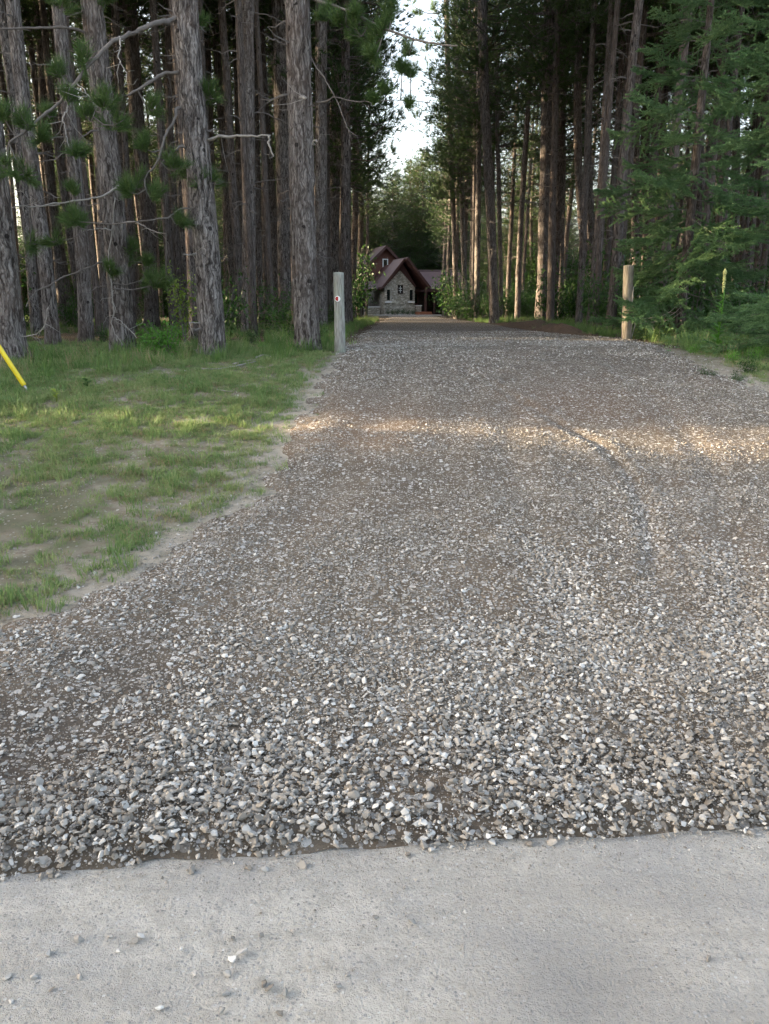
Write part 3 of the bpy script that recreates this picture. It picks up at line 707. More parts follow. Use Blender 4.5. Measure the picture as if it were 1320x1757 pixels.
def trunk_mesh(pts, rad, nu=20, dz=0.25, amp=0.05, seed=0, flare=0.35, mat=None, knots=10):
    """bark-rough tapered stem through pts (first point at its base)"""
    pts = np.asarray(pts, float); g = np.random.default_rng(seed)
    H = pts[-1, 2] - pts[0, 2]; zs = [pts[0, 2] - .15]
    while zs[-1] < pts[-1, 2]: zs.append(zs[-1] + dz * (1 if zs[-1] < 8 else 2.5))
    zs = np.array(zs)
    cx, cy = np.interp(zs, pts[:, 2], pts[:, 0]), np.interp(zs, pts[:, 2], pts[:, 1])
    k = max(1, int(1.2 / dz))
    if len(zs) > 4 * k:                                    # soften the kinks of the path
        ker = np.ones(2 * k + 1) / (2 * k + 1)
        cx = np.convolve(np.pad(cx, k, mode='reflect', reflect_type='odd'), ker, 'valid'); cy = np.convolve(np.pad(cy, k, mode='reflect', reflect_type='odd'), ker, 'valid')
    r = np.interp(zs, pts[:, 2], rad)
    zz = zs - pts[0, 2]
    th = np.linspace(0, 2 * np.pi, nu, endpoint=False)
    TH, ZZ = np.meshgrid(th, zz); RR = np.repeat(r[:, None], nu, 1)
    ct, st = np.cos(TH), np.sin(TH)
    lobes = 0.5 + 0.5 * np.sin(TH * g.integers(4, 7) + g.uniform(0, 6))
    RR = RR * (1 + flare * np.exp(-np.clip(ZZ, 0, 9) / .22) * (.45 + .55 * lobes))
    o = seed * 7.3
    n1 = vnoise(ct * RR * 17 + o, st * RR * 17, ZZ * 3.2); n2 = vnoise(ct * RR * 38 + o, st * RR * 38, ZZ * 7.0); n3 = vnoise(ct * 1.5 + o, st * 1.5, ZZ * .9)
    RR = RR * (1 + amp * (1 - 2 * np.abs(n1 - .5) * 2) + amp * .6 * (n2 - .5) + .08 * (n3 - .5))
    for _ in range(knots):                                 # knots and branch stubs
        ka, kz = g.uniform(0, 6.283), g.uniform(.8, min(H, 9))
        dd = ((np.angle(np.exp(1j * (TH - ka))) * RR) ** 2 + (ZZ - kz) ** 2) / (.06 ** 2)
        RR = RR + .035 * np.exp(-dd)
    V = np.stack([cx[:, None] + RR * ct, cy[:, None] + RR * st, np.repeat(zs[:, None], nu, 1)], -1).reshape(-1, 3)
    T = []
    i = np.arange(len(zs) - 1)[:, None] * nu; j = np.arange(nu)[None]
    a, b = (i + j).ravel(), (i + (j + 1) % nu).ravel()
    T = np.concatenate([np.stack([a, b, b + nu], 1), np.stack([a, b + nu, a + nu], 1)])
    return tri_mesh('trunk', V, T, mat or M['bark'], True)

# ------------------------------------------------------------------ pines of the photograph
TREES = {}
def pine_px(key, path, wb, wt, label, group, H=19.0, hero=0, crown0=10.0, crown=None, twigs='low', toward=0.0, mat=None, flare=.35):
    """path: photo pixels of the stem's middle line from the base upwards; wb, wt its width in pixels"""
    b = G(*path[0]); Y = b.y
    pts = [np.array(b - b)]
    for a, c in path[1:]:
        q = P(a, c, Y); pts.append(np.array(q - b))
    pts = np.array(pts)
    lean = (pts[-1, 0] - pts[0, 0]) / max(pts[-1, 2], 1)
    ztop = pts[-1, 2]
    if ztop < H:
        pts = np.vstack([pts, [pts[-1, 0] + lean * .6 * (H - ztop), 0, H]])
    pm = pxm(Y); zz = pts[:, 2]
    rad = np.interp(zz, [0, ztop], [wb / pm / 2, wt / pm / 2]) * .95
    rad = np.where(zz > ztop + .1, .05, rad)
    t = thing('pine_tree', label, 'pine tree', b + Vector((0, 0, -.02)), 0, group)
    link('trunk', trunk_mesh(pts, rad, [14, 28, 44][hero], [.3, .14, .07][hero], [.03, .05, .075][hero], len(TREES) + 1, flare, mat or M['bark'], [6, 10, 14][hero]), t)
    cz = crown0
    cpos = (float(np.interp(cz, zz, pts[:, 0])), 0, cz)
    cm = crown if crown is not None else random.choice(CROWNS)
    link('crown', cm, t, cpos, (0, 0, random.uniform(0, 6.28)), (H - cz + .8) / 9.5 if cm in CROWNS[:4] else (H - cz + .8) / 12.0)
    if twigs:
        tw = link('dead_twigs', random.choice(TWIGS_LOW if twigs == 'low' else TWIGS), t, (float(np.interp(4, zz, pts[:, 0])), 0, 0), (0, 0, random.uniform(0, 6.28))); tw['kind'] = 'stuff'
        if twigs == 'low': tw.scale = (1, 1, 1.1)
    TREES[key] = (t, b, Y)
    return t
LG, RG = 'pine trees left of the driveway', 'pine trees right of the driveway'
pine_px('T1', [(24, 616), (14, 500), (2, 400), (-12, 250), (-40, 0)], 44, 34, 'thick furrowed pine trunk at the left picture edge beside the yellow tube', LG, hero=2)
pine_px('T2', [(91, 594), (84, 500), (73, 400), (55, 273), (40, 200), (27, 40), (22, 0)], 25, 21, 'slim leaning pine, first trunk right of the thick one by the yellow tube', LG, hero=1)
pine_px('T3', [(147, 590), (146, 473), (135, 364), (129, 291), (107, 109), (100, 0)], 25, 21, 'straight pine with sunlit left rim, second trunk right of the yellow tube tree', LG, hero=1)
pine_px('T4', [(211, 602), (204, 473), (193, 328), (182, 237), (171, 127), (160, 36), (156, 0)], 40, 33, 'thick pine with bleached dead branch hanging down its front', LG, hero=2)
pine_px('T5', [(260, 562), (258, 450), (255, 364), (240, 255), (233, 182), (224, 36), (222, 0)], 25, 22, 'grey pine standing behind the bright green bush', LG, hero=1)
pine_px('T6', [(365, 606), (360, 474), (351, 364), (340, 273), (328, 182), (322, 91), (317, 0)], 44, 38, 'thick leaning pine with long crooked limbs, right of the green bush', LG, hero=2, flare=.25)
pine_px('T7', [(427, 573), (427, 400), (426, 200), (425, 0)], 25, 19, 'slender straight pine midway between the leaning and the tallest front trunks', LG, hero=1)
pine_px('T7b', [(452, 560), (441, 400), (436, 250), (432, 0)], 15, 12, 'thin pine half hidden behind the slender straight pine', LG, hero=0)
pine_px('T8', [(478, 557), (468, 380), (460, 255), (446, 36), (443, 0)], 15, 13, 'thin leaning pine left of the dark broad trunk', LG, hero=0)
pine_px('T9', [(492, 563), (488, 300), (484, 150), (480, 0)], 28, 26, 'dark broad pine just left behind the big pale front trunk', LG, hero=1)
pine_px('T10', [(528, 602), (522, 450), (518, 300), (514, 150), (511, 0)], 43, 37, 'big pale straight pine trunk beside the left gatepost', LG, hero=2)
pine_px('T11', [(552, 565), (551, 300), (551, 0)], 21, 19, 'dark pine just behind the big pale trunk and left gatepost', LG, hero=1)
pine_px('T12', [(571, 558), (574, 300), (579, 0)], 21, 18, 'dark pine rising directly behind the left gatepost', LG, hero=1, twigs='full')
pine_px('T13', [(402, 557), (394, 400), (386, 280), (369, 40), (366, 0)], 13, 11, 'thin pine between the leaning trunk and the slender straight one', LG)
pine_px('T15', [(418, 557), (412, 280), (406, 36), (405, 0)], 16, 14, 'pine close behind the left side of the slender straight pine', LG)
pine_px('T16', [(62, 575), (45, 350), (25, 164), (8, 73), (0, 20)], 17, 15, 'leaning pine behind the first slim trunk near the left edge', LG)
pine_px('T18', [(110, 560), (95, 400), (78, 255), (66, 22), (64, 0)], 15, 12, 'thin pine between the two slim trunks near the left edge', LG)
pine_px('T19', [(182, 570), (178, 400), (171, 250), (160, 60), (157, 0)], 20, 17, 'pine just behind and left of the thick trunk with the bleached branch', LG)
pine_px('T21', [(236, 556), (222, 350), (207, 180), (196, 20), (194, 0)], 15, 13, 'thin pine between the bleached branch trunk and the grey pine', LG)
pine_px('T22', [(322, 560), (318, 400), (312, 240), (300, 100), (296, 0)], 23, 20, 'pine hidden partly behind the leaning trunk with crooked limbs', LG)
pine_px('T23', [(303, 552), (296, 380), (288, 200), (278, 0)], 11, 9, 'thin pine left of the leaning trunk, beyond the yellow leaved sapling', LG)
pine_px('T24', [(352, 557), (362, 300), (352, 0)], 15, 13, 'pine right behind the leaning trunk with crooked limbs', LG)
R_ = dict(twigs='full')
pine_px('R1', [(849, 556), (844, 400), (838, 290), (832, 150), (827, 0)], 17, 15, 'dark straight pine at the drive bend right of the house', RG, hero=1, crown0=8.5, **R_)
pine_px('R2', [(818, 551), (820, 400), (822, 250), (823, 0)], 10, 9, 'pine with bright sunlit stem left of the dark pine at the bend', RG, crown0=8, **R_)
pine_px('R3', [(811, 550), (813, 400), (815, 250), (816, 0)], 6, 5, 'very thin sunlit stem beside the bright pine near the house', RG, crown0=8, **R_)
pine_px('R4', [(888, 553), (891, 440), (897, 330), (906, 182), (915, 55), (918, 0)], 10, 8, 'thin sunlit pine leaning right in the middle of the right wood', RG, crown0=9, **R_)
pine_px('R5', [(931, 557), (933, 400), (937, 255), (940, 91), (942, 0)], 19, 17, 'thick grey pine with flared root foot in the right wood', RG, hero=1, crown0=8.5, flare=.7, **R_)
pine_px('R6', [(960, 552), (963, 400), (966, 250), (966, 0)], 13, 11, 'pine just right of the thick grey pine with flared foot', RG, crown0=9, **R_)
pine_px('R7', [(1009, 558), (1004, 450), (1000, 400), (991, 255), (993, 120), (995, 0)], 14, 12, 'left stem of the bent pine pair left of the right gatepost', RG, hero=1, crown0=9, **R_)
pine_px('R8', [(1021, 557), (1016, 400), (1008, 255), (1014, 100), (1020, 0)], 13, 11, 'right stem of the bent pine pair left of the right gatepost', RG, hero=1, crown0=9, **R_)
pine_px('R9', [(861, 551), (857, 350), (853, 150), (850, 0)], 8, 7, 'thin pine tucked behind the dark pine at the bend', RG, crown0=8.5, **R_)
pine_px('R10', [(784, 547), (778, 350), (770, 150), (765, 0)], 9, 8, 'thin pine at the left end of the right wood beside the house', RG, crown0=7, **R_)
pine_px('R11', [(799, 548.5), (793, 350), (787, 150), (780, 0)], 9, 7, 'second thin pine from the left end of the right wood', RG, crown0=7.5, **R_)
pine_px('R12', [(1240, 560), (1239, 400), (1237, 220), (1236, 0)], 20, 17, 'dark pine trunk behind the spruce foliage above the tall mullein', RG, hero=1, crown0=10, **R_)
pine_px('R13', [(1198, 559), (1200, 400), (1202, 300), (1190, 50), (1188, 0)], 18, 16, 'broad dark pine trunk behind the middle of the spruce', RG, crown0=10, **R_)
pine_px('R14', [(1262, 555), (1262, 364), (1265, 200), (1268, 0)], 14, 12, 'slimmer pine trunk right of the dark one behind the spruce', RG, crown0=10, **R_)
pine_px('R15', [(1090, 555), (1091, 300), (1094, 36), (1095, 0)], 14, 12, 'pine rising behind the right gatepost and the spruce tip', RG, crown0=10, **R_)
pine_px('R16', [(1300, 559), (1308, 350), (1320, 100), (1326, 0)], 17, 15, 'pine trunk at the right picture edge behind the spruce', RG, crown0=10, **R_)

# crooked limbs of the front pines
def limb(tree, path, w0, w1, pull=1.2, mat='dead', name='limb', y0=0.0):
    t, b, Y = TREES[tree]; n = len(path); pull *= .65; y0 *= .65
    pts = []
    for i, (a, c) in enumerate(path):
        pts.append(np.array(P(a, c, Y - y0 - pull * i / max(1, n - 1)) - t.location))
    k = 5 * n; pp = smooth_path(pts, k); g = np.random.default_rng(int(path[0][0] * 7 + path[0][1]))
    jit = np.cumsum(g.normal(0, .008, (k, 3)), 0); jit -= np.linspace(0, 1, k)[:, None] * jit[-1]
    pp = pp + jit
    pm = pxm(Y - pull / 2); rad = np.linspace(w0, w1, k) * .62 / pm / 2 * (1 + .12 * g.normal(size=k))
    m = MB(); m.add(*tube(pp, np.clip(rad, .003, 1), 7))
    for _ in range(n):                                     # side twigs
        i = g.integers(k // 3, k); d = g.normal(0, 1, 3); d[2] -= .3; L = g.uniform(.1, .28)
        q = pp[i]; m.add(*tube([q, q + d * L * .4, q + d * L * .7 + g.normal(0, .06, 3)], [.005, .004, .002], 3, False))
    o = link(name, m.mesh(name, M[mat], True), t)
    return o, pp + np.array(t.location)
LIMBS = {}
def add_limb(tree, *a, **k):
    o, pp = limb(tree, *a, **k); LIMBS.setdefault(tree, []).append(pp); return o
add_limb('T6', [(312, 30), (290, 32), (275, 33), (240, 48), (205, 62), (165, 100), (130, 135), (95, 175), (55, 210), (15, 245)], 14, 5, 2.6)
add_limb('T6', [(205, 60), (208, 80), (203, 100), (214, 130), (213, 148)], 4, 1.5, .6, 'dead_pale', 'dead_branch', 1.2)
add_limb('T6', [(132, 138), (118, 165), (122, 190), (112, 215), (118, 252)], 5, 2, .5, 'dead_pale', 'dead_branch', 1.8)
add_limb('T6', [(130, 143), (150, 155), (165, 180), (160, 200)], 3, 1.2, .5, 'dead_pale', 'dead_branch', 1.8)
add_limb('T6', [(318, 128), (285, 127), (255, 140), (218, 164)], 9, 5, .9)
add_limb('T6', [(352, 240), (385, 231), (420, 233), (465, 232)], 9, 4, .6, 'dead_pale', 'dead_branch')
add_limb('T6', [(463, 233), (466, 250), (470, 268)], 6, 3, .0, 'dead_pale', 'dead_branch', .6)
add_limb('T6', [(330, 178), (310, 185), (300, 200), (285, 235), (275, 275), (255, 300), (250, 325)], 9, 3, 1.2, 'dead', 'dead_branch')
add_limb('T6', [(330, 262), (310, 257), (295, 262), (275, 285)], 6, 3, .8, 'dead', 'dead_branch')
add_limb('T6', [(355, 352), (335, 352), (305, 358), (285, 372), (255, 378)], 6, 3, .9, 'dead', 'dead_branch')
add_limb('T6', [(372, 550), (355, 560), (340, 566), (330, 563)], 12, 7, .35, 'dead', 'dead_branch')
add_limb('T6', [(352, 548), (338, 555), (325, 553)], 5, 3, .45, 'dead_pale', 'dead_branch')
add_limb('T6', [(352, 435), (330, 433), (314, 436)], 5, 2, .5, 'dead_pale', 'dead_branch')
add_limb('T6', [(345, 590), (340, 605), (337, 616)], 3, 2, .4, 'dead_pale', 'dead_branch')
add_limb('T4', [(215, 312), (190, 330), (150, 345), (100, 350), (50, 355), (0, 357)], 6, 2.5, 1.4, 'dead_pale', 'dead_branch')
add_limb('T4', [(100, 350), (62, 352), (50, 340), (34, 326)], 3, 1.3, .3, 'dead_pale', 'dead_branch', .8)
add_limb('T4', [(198, 440), (170, 450), (150, 456), (115, 470), (80, 490), (55, 505), (45, 527)], 6, 3, 1.2, 'dead', 'dead_branch')
add_limb('T4', [(192, 490), (165, 493), (140, 507)], 4, 1.5, .8, 'dead', 'dead_branch')
add_limb('T4', [(198, 340), (188, 395), (184, 440), (191, 500), (194, 535), (190, 562), (213, 594)], 4.5, 2, .15, 'dead_pale', 'dead_branch', .3)
add_limb('T4', [(194, 545), (215, 560), (235, 580)], 3, 1.5, .4, 'dead_pale', 'dead_branch', .35)
add_limb('T4', [(208, 395), (215, 380), (240, 385), (260, 395), (285, 400)], 3.5, 1.5, .5, 'dead_pale', 'dead_branch', .2)
add_limb('T4', [(205, 398), (180, 393), (150, 395)], 4, 1.5, .7, 'dead_pale', 'dead_branch', .1)
add_limb('T4', [(160, 55), (135, 52), (100, 44), (60, 46), (0, 50)], 8, 5, .9, 'dead', 'dead_branch')
add_limb('T4', [(195, 245), (165, 225), (130, 250), (95, 275), (50, 275)], 4, 2, 1.0, 'dead', 'dead_branch')
add_limb('T1', [(40, 545), (30, 570), (55, 572), (72, 562), (80, 545)], 4, 1.5, .5, 'dead_pale', 'dead_branch')
add_limb('T10', [(515, -8), (545, 2), (600, 20), (650, 45), (700, 65), (740, 73), (785, 78)], 10, 3, 1.8)
add_limb('T10', [(528, 88), (545, 115), (570, 155), (592, 205), (602, 228)], 4, 1.8, .6, 'dead', 'dead_branch')
add_limb('T10', [(540, 175), (560, 172), (580, 166), (620, 171), (690, 171), (735, 176)], 5, 1.8, .7, 'dead', 'dead_branch')
add_limb('T10', [(516, 168), (512, 158), (506, 145)], 5, 2.5, .25, 'dead', 'dead_branch')
add_limb('T10', [(512, 170), (520, 170), (524, 168)], 8, 5, .3, 'dead_pale', 'dead_branch', .2)
add_limb('T10', [(500, 85), (480, 70), (460, 62)], 6, 3, .3, 'dead', 'dead_branch')
add_limb('T10', [(535, 245), (540, 243), (545, 243)], 5, 4, .2, 'dead_pale', 'dead_branch', .2)
add_limb('T7', [(430, 22), (450, 24), (470, 31), (494, 46)], 4, 2, .3, 'dead', 'dead_branch')
add_limb('T7', [(432, 193), (455, 195), (475, 205), (495, 213)], 3.5, 2, .3, 'dead', 'dead_branch')
add_limb('T7', [(428, 318), (455, 310), (490, 307)], 4, 2, .3, 'dead', 'dead_branch')
add_limb('R5', [(938, 350), (915, 348), (890, 344)], 4, 2, .3, 'dead', 'dead_branch')

def tufts(tree, spots, n=84, L=.16, w=.007):
    """sprays of needles at photo spots, each on a twig from the nearest limb"""
    t, b, Y = TREES[tree]; allp = np.concatenate(LIMBS[tree]); m = MB(); tw = MB()
    scr = np.array([topx(*p)[:2] for p in allp]); g = np.random.default_rng(int(Y * 100))
    for px_, py_, r in spots:
        i = int(np.argmin(np.hypot(scr[:, 0] - px_, scr[:, 1] - py_))); q = allp[i]
        c = np.array(P(px_, py_, q[1] + g.normal(0, .08)))
        rm = .85 * r / pxm(q[1])
        d = c - q + np.array([0, 0, .2]); d /= np.linalg.norm(d)
        tw.add(*tube([q - np.array(t.location), (q + c) / 2 + np.array([0, 0, -.04]) - np.array(t.location), c - np.array(t.location)], [.009, .008, .006], 4, False))
        C, D = [], []
        for _ in range(int(4 + r * .16)):                   # forking shoots, needles thickest towards their tips
            e = g.normal(0, .75, 3) + d * .7 + np.array([0, 0, .25]); e /= np.linalg.norm(e); ln = rm * g.uniform(.55, 1.25)
            bend = c + e * ln * .55 + g.normal(0, .06, 3) * ln; tip = c + e * ln + np.array([0, 0, .15 * ln])
            tw.add(*tube([c - np.array(t.location), bend - np.array(t.location), tip - np.array(t.location)], [.006, .005, .003], 4, False))
            for f in (.55, .7, .85, 1.0):
                q2 = bend + (tip - bend) * (f - .55) / .45; C.append(q2 + g.normal(0, .015, 3)); D.append(tip - bend + np.array([0, 0, .1 * ln]))
        C = np.array(C) - np.array(t.location)
        V, T = needles(C, D, max(8, n // 4), L, w, 1.05, g); m.add(V, T)
    br = link('twig', tw.mesh('twig', M['dead']), t); br['kind'] = 'stuff'
    o = link('needles', m.mesh('needles', M['needle_near']), br); o['kind'] = 'stuff'
tufts('T6', [(140, 108, 26), (104, 128, 24), (178, 182, 28), (152, 205, 24), (195, 215, 24), (130, 265, 20), (45, 212, 22), (8, 205, 22), (68, 238, 24), (8, 285, 30), (42, 297, 24), (335, 45, 22), (358, 168, 26), (335, 172, 22),
             (236, 325, 30), (262, 338, 24), (222, 330, 20), (300, 292, 26), (325, 300, 22), (362, 314, 24), (345, 318, 20), (306, 385, 20), (250, 255, 20), (258, 188, 22), (130, 380, 20), (118, 172, 18), (88, 200, 16)])
tufts('T4', [(125, 378, 24), (140, 388, 20), (52, 418, 18), (95, 414, 18), (207, 458, 26), (190, 470, 20), (262, 490, 26), (240, 482, 22), (285, 478, 18), (225, 428, 18), (105, 14, 22), (92, 6, 18), (165, 8, 26), (182, 2, 20), (125, 330, 16), (250, 450, 14)])
tufts('T10', [(560, 32, 24), (590, 42, 26), (620, 62, 26), (640, 80, 22), (655, 58, 22), (665, 35, 20), (672, 18, 18), (690, 122, 14), (705, 128, 14), (645, 95, 16), (610, 30, 20), (700, 92, 12), (640, 175, 9), (662, 158, 10), (700, 180, 8)], 90, .15, .0075)
# boughs reaching over the drive
for tr, pth in (('T12', [(580, 40), (625, 70), (668, 98), (700, 118)]), ('T12', [(578, 150), (615, 165), (650, 172), (690, 192)]), ('T12', [(577, 240), (610, 250), (640, 262), (672, 262)]), ('T12', [(577, 310), (605, 312), (632, 322), (655, 318)]), ('R10', [(768, 70), (740, 78), (712, 66), (694, 72)]), ('R10', [(771, 135), (745, 132), (715, 118), (698, 122)]), ('R10', [(774, 205), (748, 200), (722, 206), (704, 196)]), ('R10', [(776, 262), (752, 262), (728, 256)]), ('R10', [(766, 20), (735, 22), (705, 8)])):
    add_limb(tr, pth, 3.2, 1.0, .6, 'dead')
tufts('T12', [(622, 62, 18), (640, 84, 18), (662, 92, 16), (684, 112, 14), (700, 124, 12), (628, 158, 16), (648, 176, 15), (668, 186, 12), (690, 198, 12), (615, 246, 16), (636, 258, 14), (654, 268, 12), (674, 260, 10), (612, 310, 14), (630, 326, 13), (650, 320, 11), (606, 120, 16), (612, 200, 16)], 60, .2, .010)
tufts('R10', [(752, 70, 16), (735, 84, 14), (718, 64, 14), (700, 72, 12), (750, 138, 16), (732, 124, 14), (712, 116, 12), (700, 128, 10), (752, 196, 15), (735, 208, 13), (716, 200, 12), (755, 260, 14), (738, 266, 12), (745, 14, 14), (720, 24, 13), (704, 6, 12)], 48, .36, .02)

# ------------------------------------------------------------------ pines deeper in the wood
def bg_trunk(i):
    g = np.random.default_rng(500 + i)
    z = np.linspace(0, 19, 9); off = np.cumsum(g.normal(0, .07, (9, 2)), 0); off -= off[0]
    rad = np.interp(z, [0, 9, 19], [.17, .125, .03])
    return trunk_mesh(np.column_stack([off, z]), rad, 12, .35, .03, 60 + i, .35, M['bark_far'], 5), off
BGT = [bg_trunk(i) for i in range(6)]
def back_pine(x, y, s, label, group, crown0=9.5, cm=None, low=True):
    me, off = random.choice(BGT)
    t = thing('pine_tree', label, 'pine tree', (x, y, float(ground_z(x, y)) - .03), random.uniform(0, 6.28), group)
    t.scale = (s, s, random.uniform(.92, 1.1)); t.rotation_euler[0] = random.gauss(0, .012); t.rotation_euler[1] = random.gauss(0, .018)
    link('trunk', me, t)
    i = int(round(crown0 / 19 * 8))
    c = cm or random.choice(CROWNS[:4]); k = (19.8 - crown0) / (9.5 if c in CROWNS[:4] else 12.0 if c in CROWNS else 15.0)
    link('crown', c, t, (off[i, 0], off[i, 1], crown0), (0, 0, random.uniform(0, 6.28)), (1.0 / s, 1.0 / s, k))
    if low:
        o = link('dead_twigs', random.choice(TWIGS), t, (off[2, 0], off[2, 1], 0), (0, 0, random.uniform(0, 6.28))); o['kind'] = 'stuff'
placed = [(float(b.x), float(b.y)) for _, b, _ in TREES.values()]
def clear(x, y, r): return all((x - a) ** 2 + (y - c) ** 2 > r * r for a, c in placed)
def fill(count, xf, y0, y1, r, label, group, c0=(8.5, 10.5), cm=None, low=True, tries=4000, s=(.75, 1.15)):
    k = 0
    for _ in range(tries):
        if k >= count: break
        y = random.uniform(y0, y1) ; x = xf(y)
        if x is None or not clear(x, y, r): continue
        if float(inside(np.array([x]), np.array([y]))[0]) > -1.3: continue
        placed.append((x, y)); k += 1
        back_pine(x, y, random.uniform(*s), label, group, random.uniform(*c0), random.choice(cm) if cm else None, low)
def lx_(y):  # left wood, seen from the road
    lo = -.56 * y - 1; hi = float(xl(y)) - 1.4
    return random.uniform(lo, hi)
def rx_(y):
    lo = float(xr(y)) + 1.4; hi = .56 * y + 1
    return random.uniform(lo, hi) if hi > lo else None
fill(40, lx_, 17, 31, 1.2, 'background pine trunk among many in the shaded wood left of the driveway', 'background pines in the left wood', s=(.5, .85))
fill(44, lx_, 30, 58, 1.3, 'distant thin pine far back in the wood left of the driveway', 'distant pines in the left wood', (7, 10), s=(.6, .95))
fill(52, rx_, 20, 36, .95, 'background pine trunk among many in the shaded wood right of the driveway', 'background pines in the right wood', (7.5, 10), s=(.5, .85))
fill(36, rx_, 34, 62, 1.4, 'distant thin pine far back in the wood right of the driveway', 'distant pines in the right wood', (6.5, 9.5))
# pines lining the last stretch before the house
for a, Y in ((598, 30), (606, 38), (588, 26), (616, 46), (592, 34)):
    p = P(a, 545, Y); placed.append((p.x, p.y)); back_pine(p.x, p.y, 1.0, 'dark dense pine edging the sky gap left of the house', 'pines edging the sky gap on the left', 5.5, random.choice(CROWNS[4:]))
for a, Y in ((778, 60), (794, 50), (768, 66), (812, 45), (762, 73)):
    p = P(a, 545, Y); placed.append((p.x, p.y)); back_pine(p.x, p.y, 1.0, 'dark dense pine edging the sky gap right of the house', 'pines edging the sky gap on the right', 6.0, random.choice(CROWNS[4:]))
# evergreens behind the house
for a, Y, h in ((700, 98, 17.0), (722, 95, 18.5), (740, 100, 16.5), (676, 104, 15.5), (655, 102, 14.0), (632, 96, 16.5), (612, 92, 17.5), (760, 96, 19), (690, 118, 14.5), (664, 122, 14), (640, 116, 15), (715, 120, 16), (782, 98, 19), (596, 98, 18), (748, 122, 18), (620, 125, 17)):
    p = P(a, 540, Y); me, off = random.choice(BGT)
    t = thing('evergreen_tree', 'bushy evergreen in the tree bank behind the house', 'evergreen tree', (p.x, p.y, .88), random.uniform(0, 6.28), 'evergreens behind the house')
    k = h / 19.8; t.scale = (k * 1.05, k * 1.05, k)
    link('trunk', me, t); link('crown', random.choice(BUSHY), t, (0, 0, 3.2), (0, 0, random.uniform(0, 6.28)), (1.15, 1.15, 16.5 / 15))

# ------------------------------------------------------------------ wood outside the picture on the left (shades the clearing)
def shrub_mesh(i, H, rad, nl, size, mat, lean=.25):
    g = np.random.default_rng(600 + i); m = MB(); C, D = [], []
    ns = max(4, int(nl / 75))
    for k in range(ns):
        a = g.uniform(0, 6.283); h = H * g.uniform(.45, 1.0); rr = rad * math.sqrt(g.uniform(.02, 1))
        p = smooth_path([[0, 0, 0], [rr * .35 * math.cos(a), rr * .35 * math.sin(a), h * .45], [rr * math.cos(a), rr * math.sin(a), h]], 6)
        m.add(*tube(p, np.linspace(.012, .004, 6) * max(1, H / 2), 4, False), 1)
        for _ in range(nl // ns):
            s = g.uniform(.2, 1) ** .7 * 5; q = p[int(s)] + (p[min(5, int(s) + 1)] - p[int(s)]) * (s - int(s))
            off = g.normal(0, 1, 3) * np.array([.2, .2, .13]) * rad
            C.append(q + off); D.append(off / (rad + 1e-6) + np.array([0, 0, g.uniform(-.2, .3)]))
    C, D = np.array(C), np.array(D); D += g.normal(0, .25, D.shape); D /= np.linalg.norm(D, axis=1)[:, None]
    a, b = perp(D); th = g.normal(0, .7, len(C)); s = a * np.cos(th)[:, None] + b * np.sin(th)[:, None]
    L = size * g.uniform(.6, 1.25, len(C)); w = L * .5
    V = np.stack([C, C + D * (L * .5)[:, None] - s * (w / 2)[:, None], C + D * L[:, None] + np.array([0, 0, -.2]) * L[:, None], C + D * (L * .5)[:, None] + s * (w / 2)[:, None]], 1).reshape(-1, 3)
    i4 = np.arange(len(C)) * 4; T = np.concatenate([np.stack([i4, i4 + 1, i4 + 2], 1), np.stack([i4, i4 + 2, i4 + 3], 1)])
    m.add(V, T, 0)
    return m.mesh('foliage', [mat, M['dead']])
BIGLEAF = [shrub_mesh(50 + i, 8.0, 1.5, 2600, .26, M['leaf']) for i in range(2)]
wrng = np.random.default_rng(91)
n = 1100
wx = wrng.uniform(-50, -11, n); wc = wrng.uniform(-26, 36, n); wy = wc - .12 * wx
keep = (wx < -.56 * np.clip(wy, 0, 99) - 2.5)
keep &= (wy > 9.5) | ((wx < -22) & (wc > -5))         # the road and its verge stay open to the sky
gap = (np.abs(wc - 7.1) < 1.35) | (np.abs(wc - 16.6) < 1.3)  # openings left in the unseen wood so bands of sun reach the clearing
thin = ((wc > 14.5) & (wrng.uniform(0, 1, n) > .16)) | ((wc > 10) & (wx > -18))
kind = wrng.uniform(0, 1, n)
vi = np.where((kind < .62) | (wy < 9.5), wrng.integers(0, 2, n), 2 + wrng.integers(0, 4, n))
keep &= ~(gap & (vi < 2)) & ~thin
gapn = (np.abs(wc - 7.1) < .7)
keep &= ~gapn & ~((np.abs(wc - 7.1) < 4.2) & (wx < -30) & (vi >= 2))
wx, wy, vi = wx[keep], wy[keep], vi[keep]; n = len(wx)
wz = ground_z(wx, wy) + np.where(vi < 2, -.2, 8.8)
sclw = np.where(vi[:, None] < 2, np.array([[1.0, 1.0, 1.05]]), np.array([[1.35, 1.35, 1.15]])) * wrng.uniform(.85, 1.2, (n, 1))
# far wood behind the pines and the house
far = []
for _ in range(900):
    y = wrng.uniform(60, 88); side = wrng.uniform() < .5
    x = wrng.uniform(-.58 * y, -4.5) if side else wrng.uniform(9.0, .58 * y)
    if vnoise(np.array([x * .9]), np.array([y * .12]), 21.0)[0] < (.40 if x > -16 else .5): continue
    far.append((x, y, 0, wrng.uniform(.55, .85)))
for _ in range(95):                                        # thick stand beside the house, added to keep it in shade
    x, y = wrng.uniform(-34, -9), wrng.uniform(78, 90); far.append((x, y, 0, wrng.uniform(.8, 1.3)))
    far.append((x + 1, y + 1, 2, wrng.uniform(1.1, 1.5)))
for _ in range(170):                                        # tall evergreens closing the right and the back
    y = wrng.uniform(62, 112); x = wrng.uniform(9.5, .6 * y)
    far.append((x, y, 3, wrng.uniform(.6, 1.0)))
for _ in range(70):
    y = wrng.uniform(58, 100); x = wrng.uniform(-.6 * y, -9)
    far.append((x, y, 3, wrng.uniform(.5, .9)))
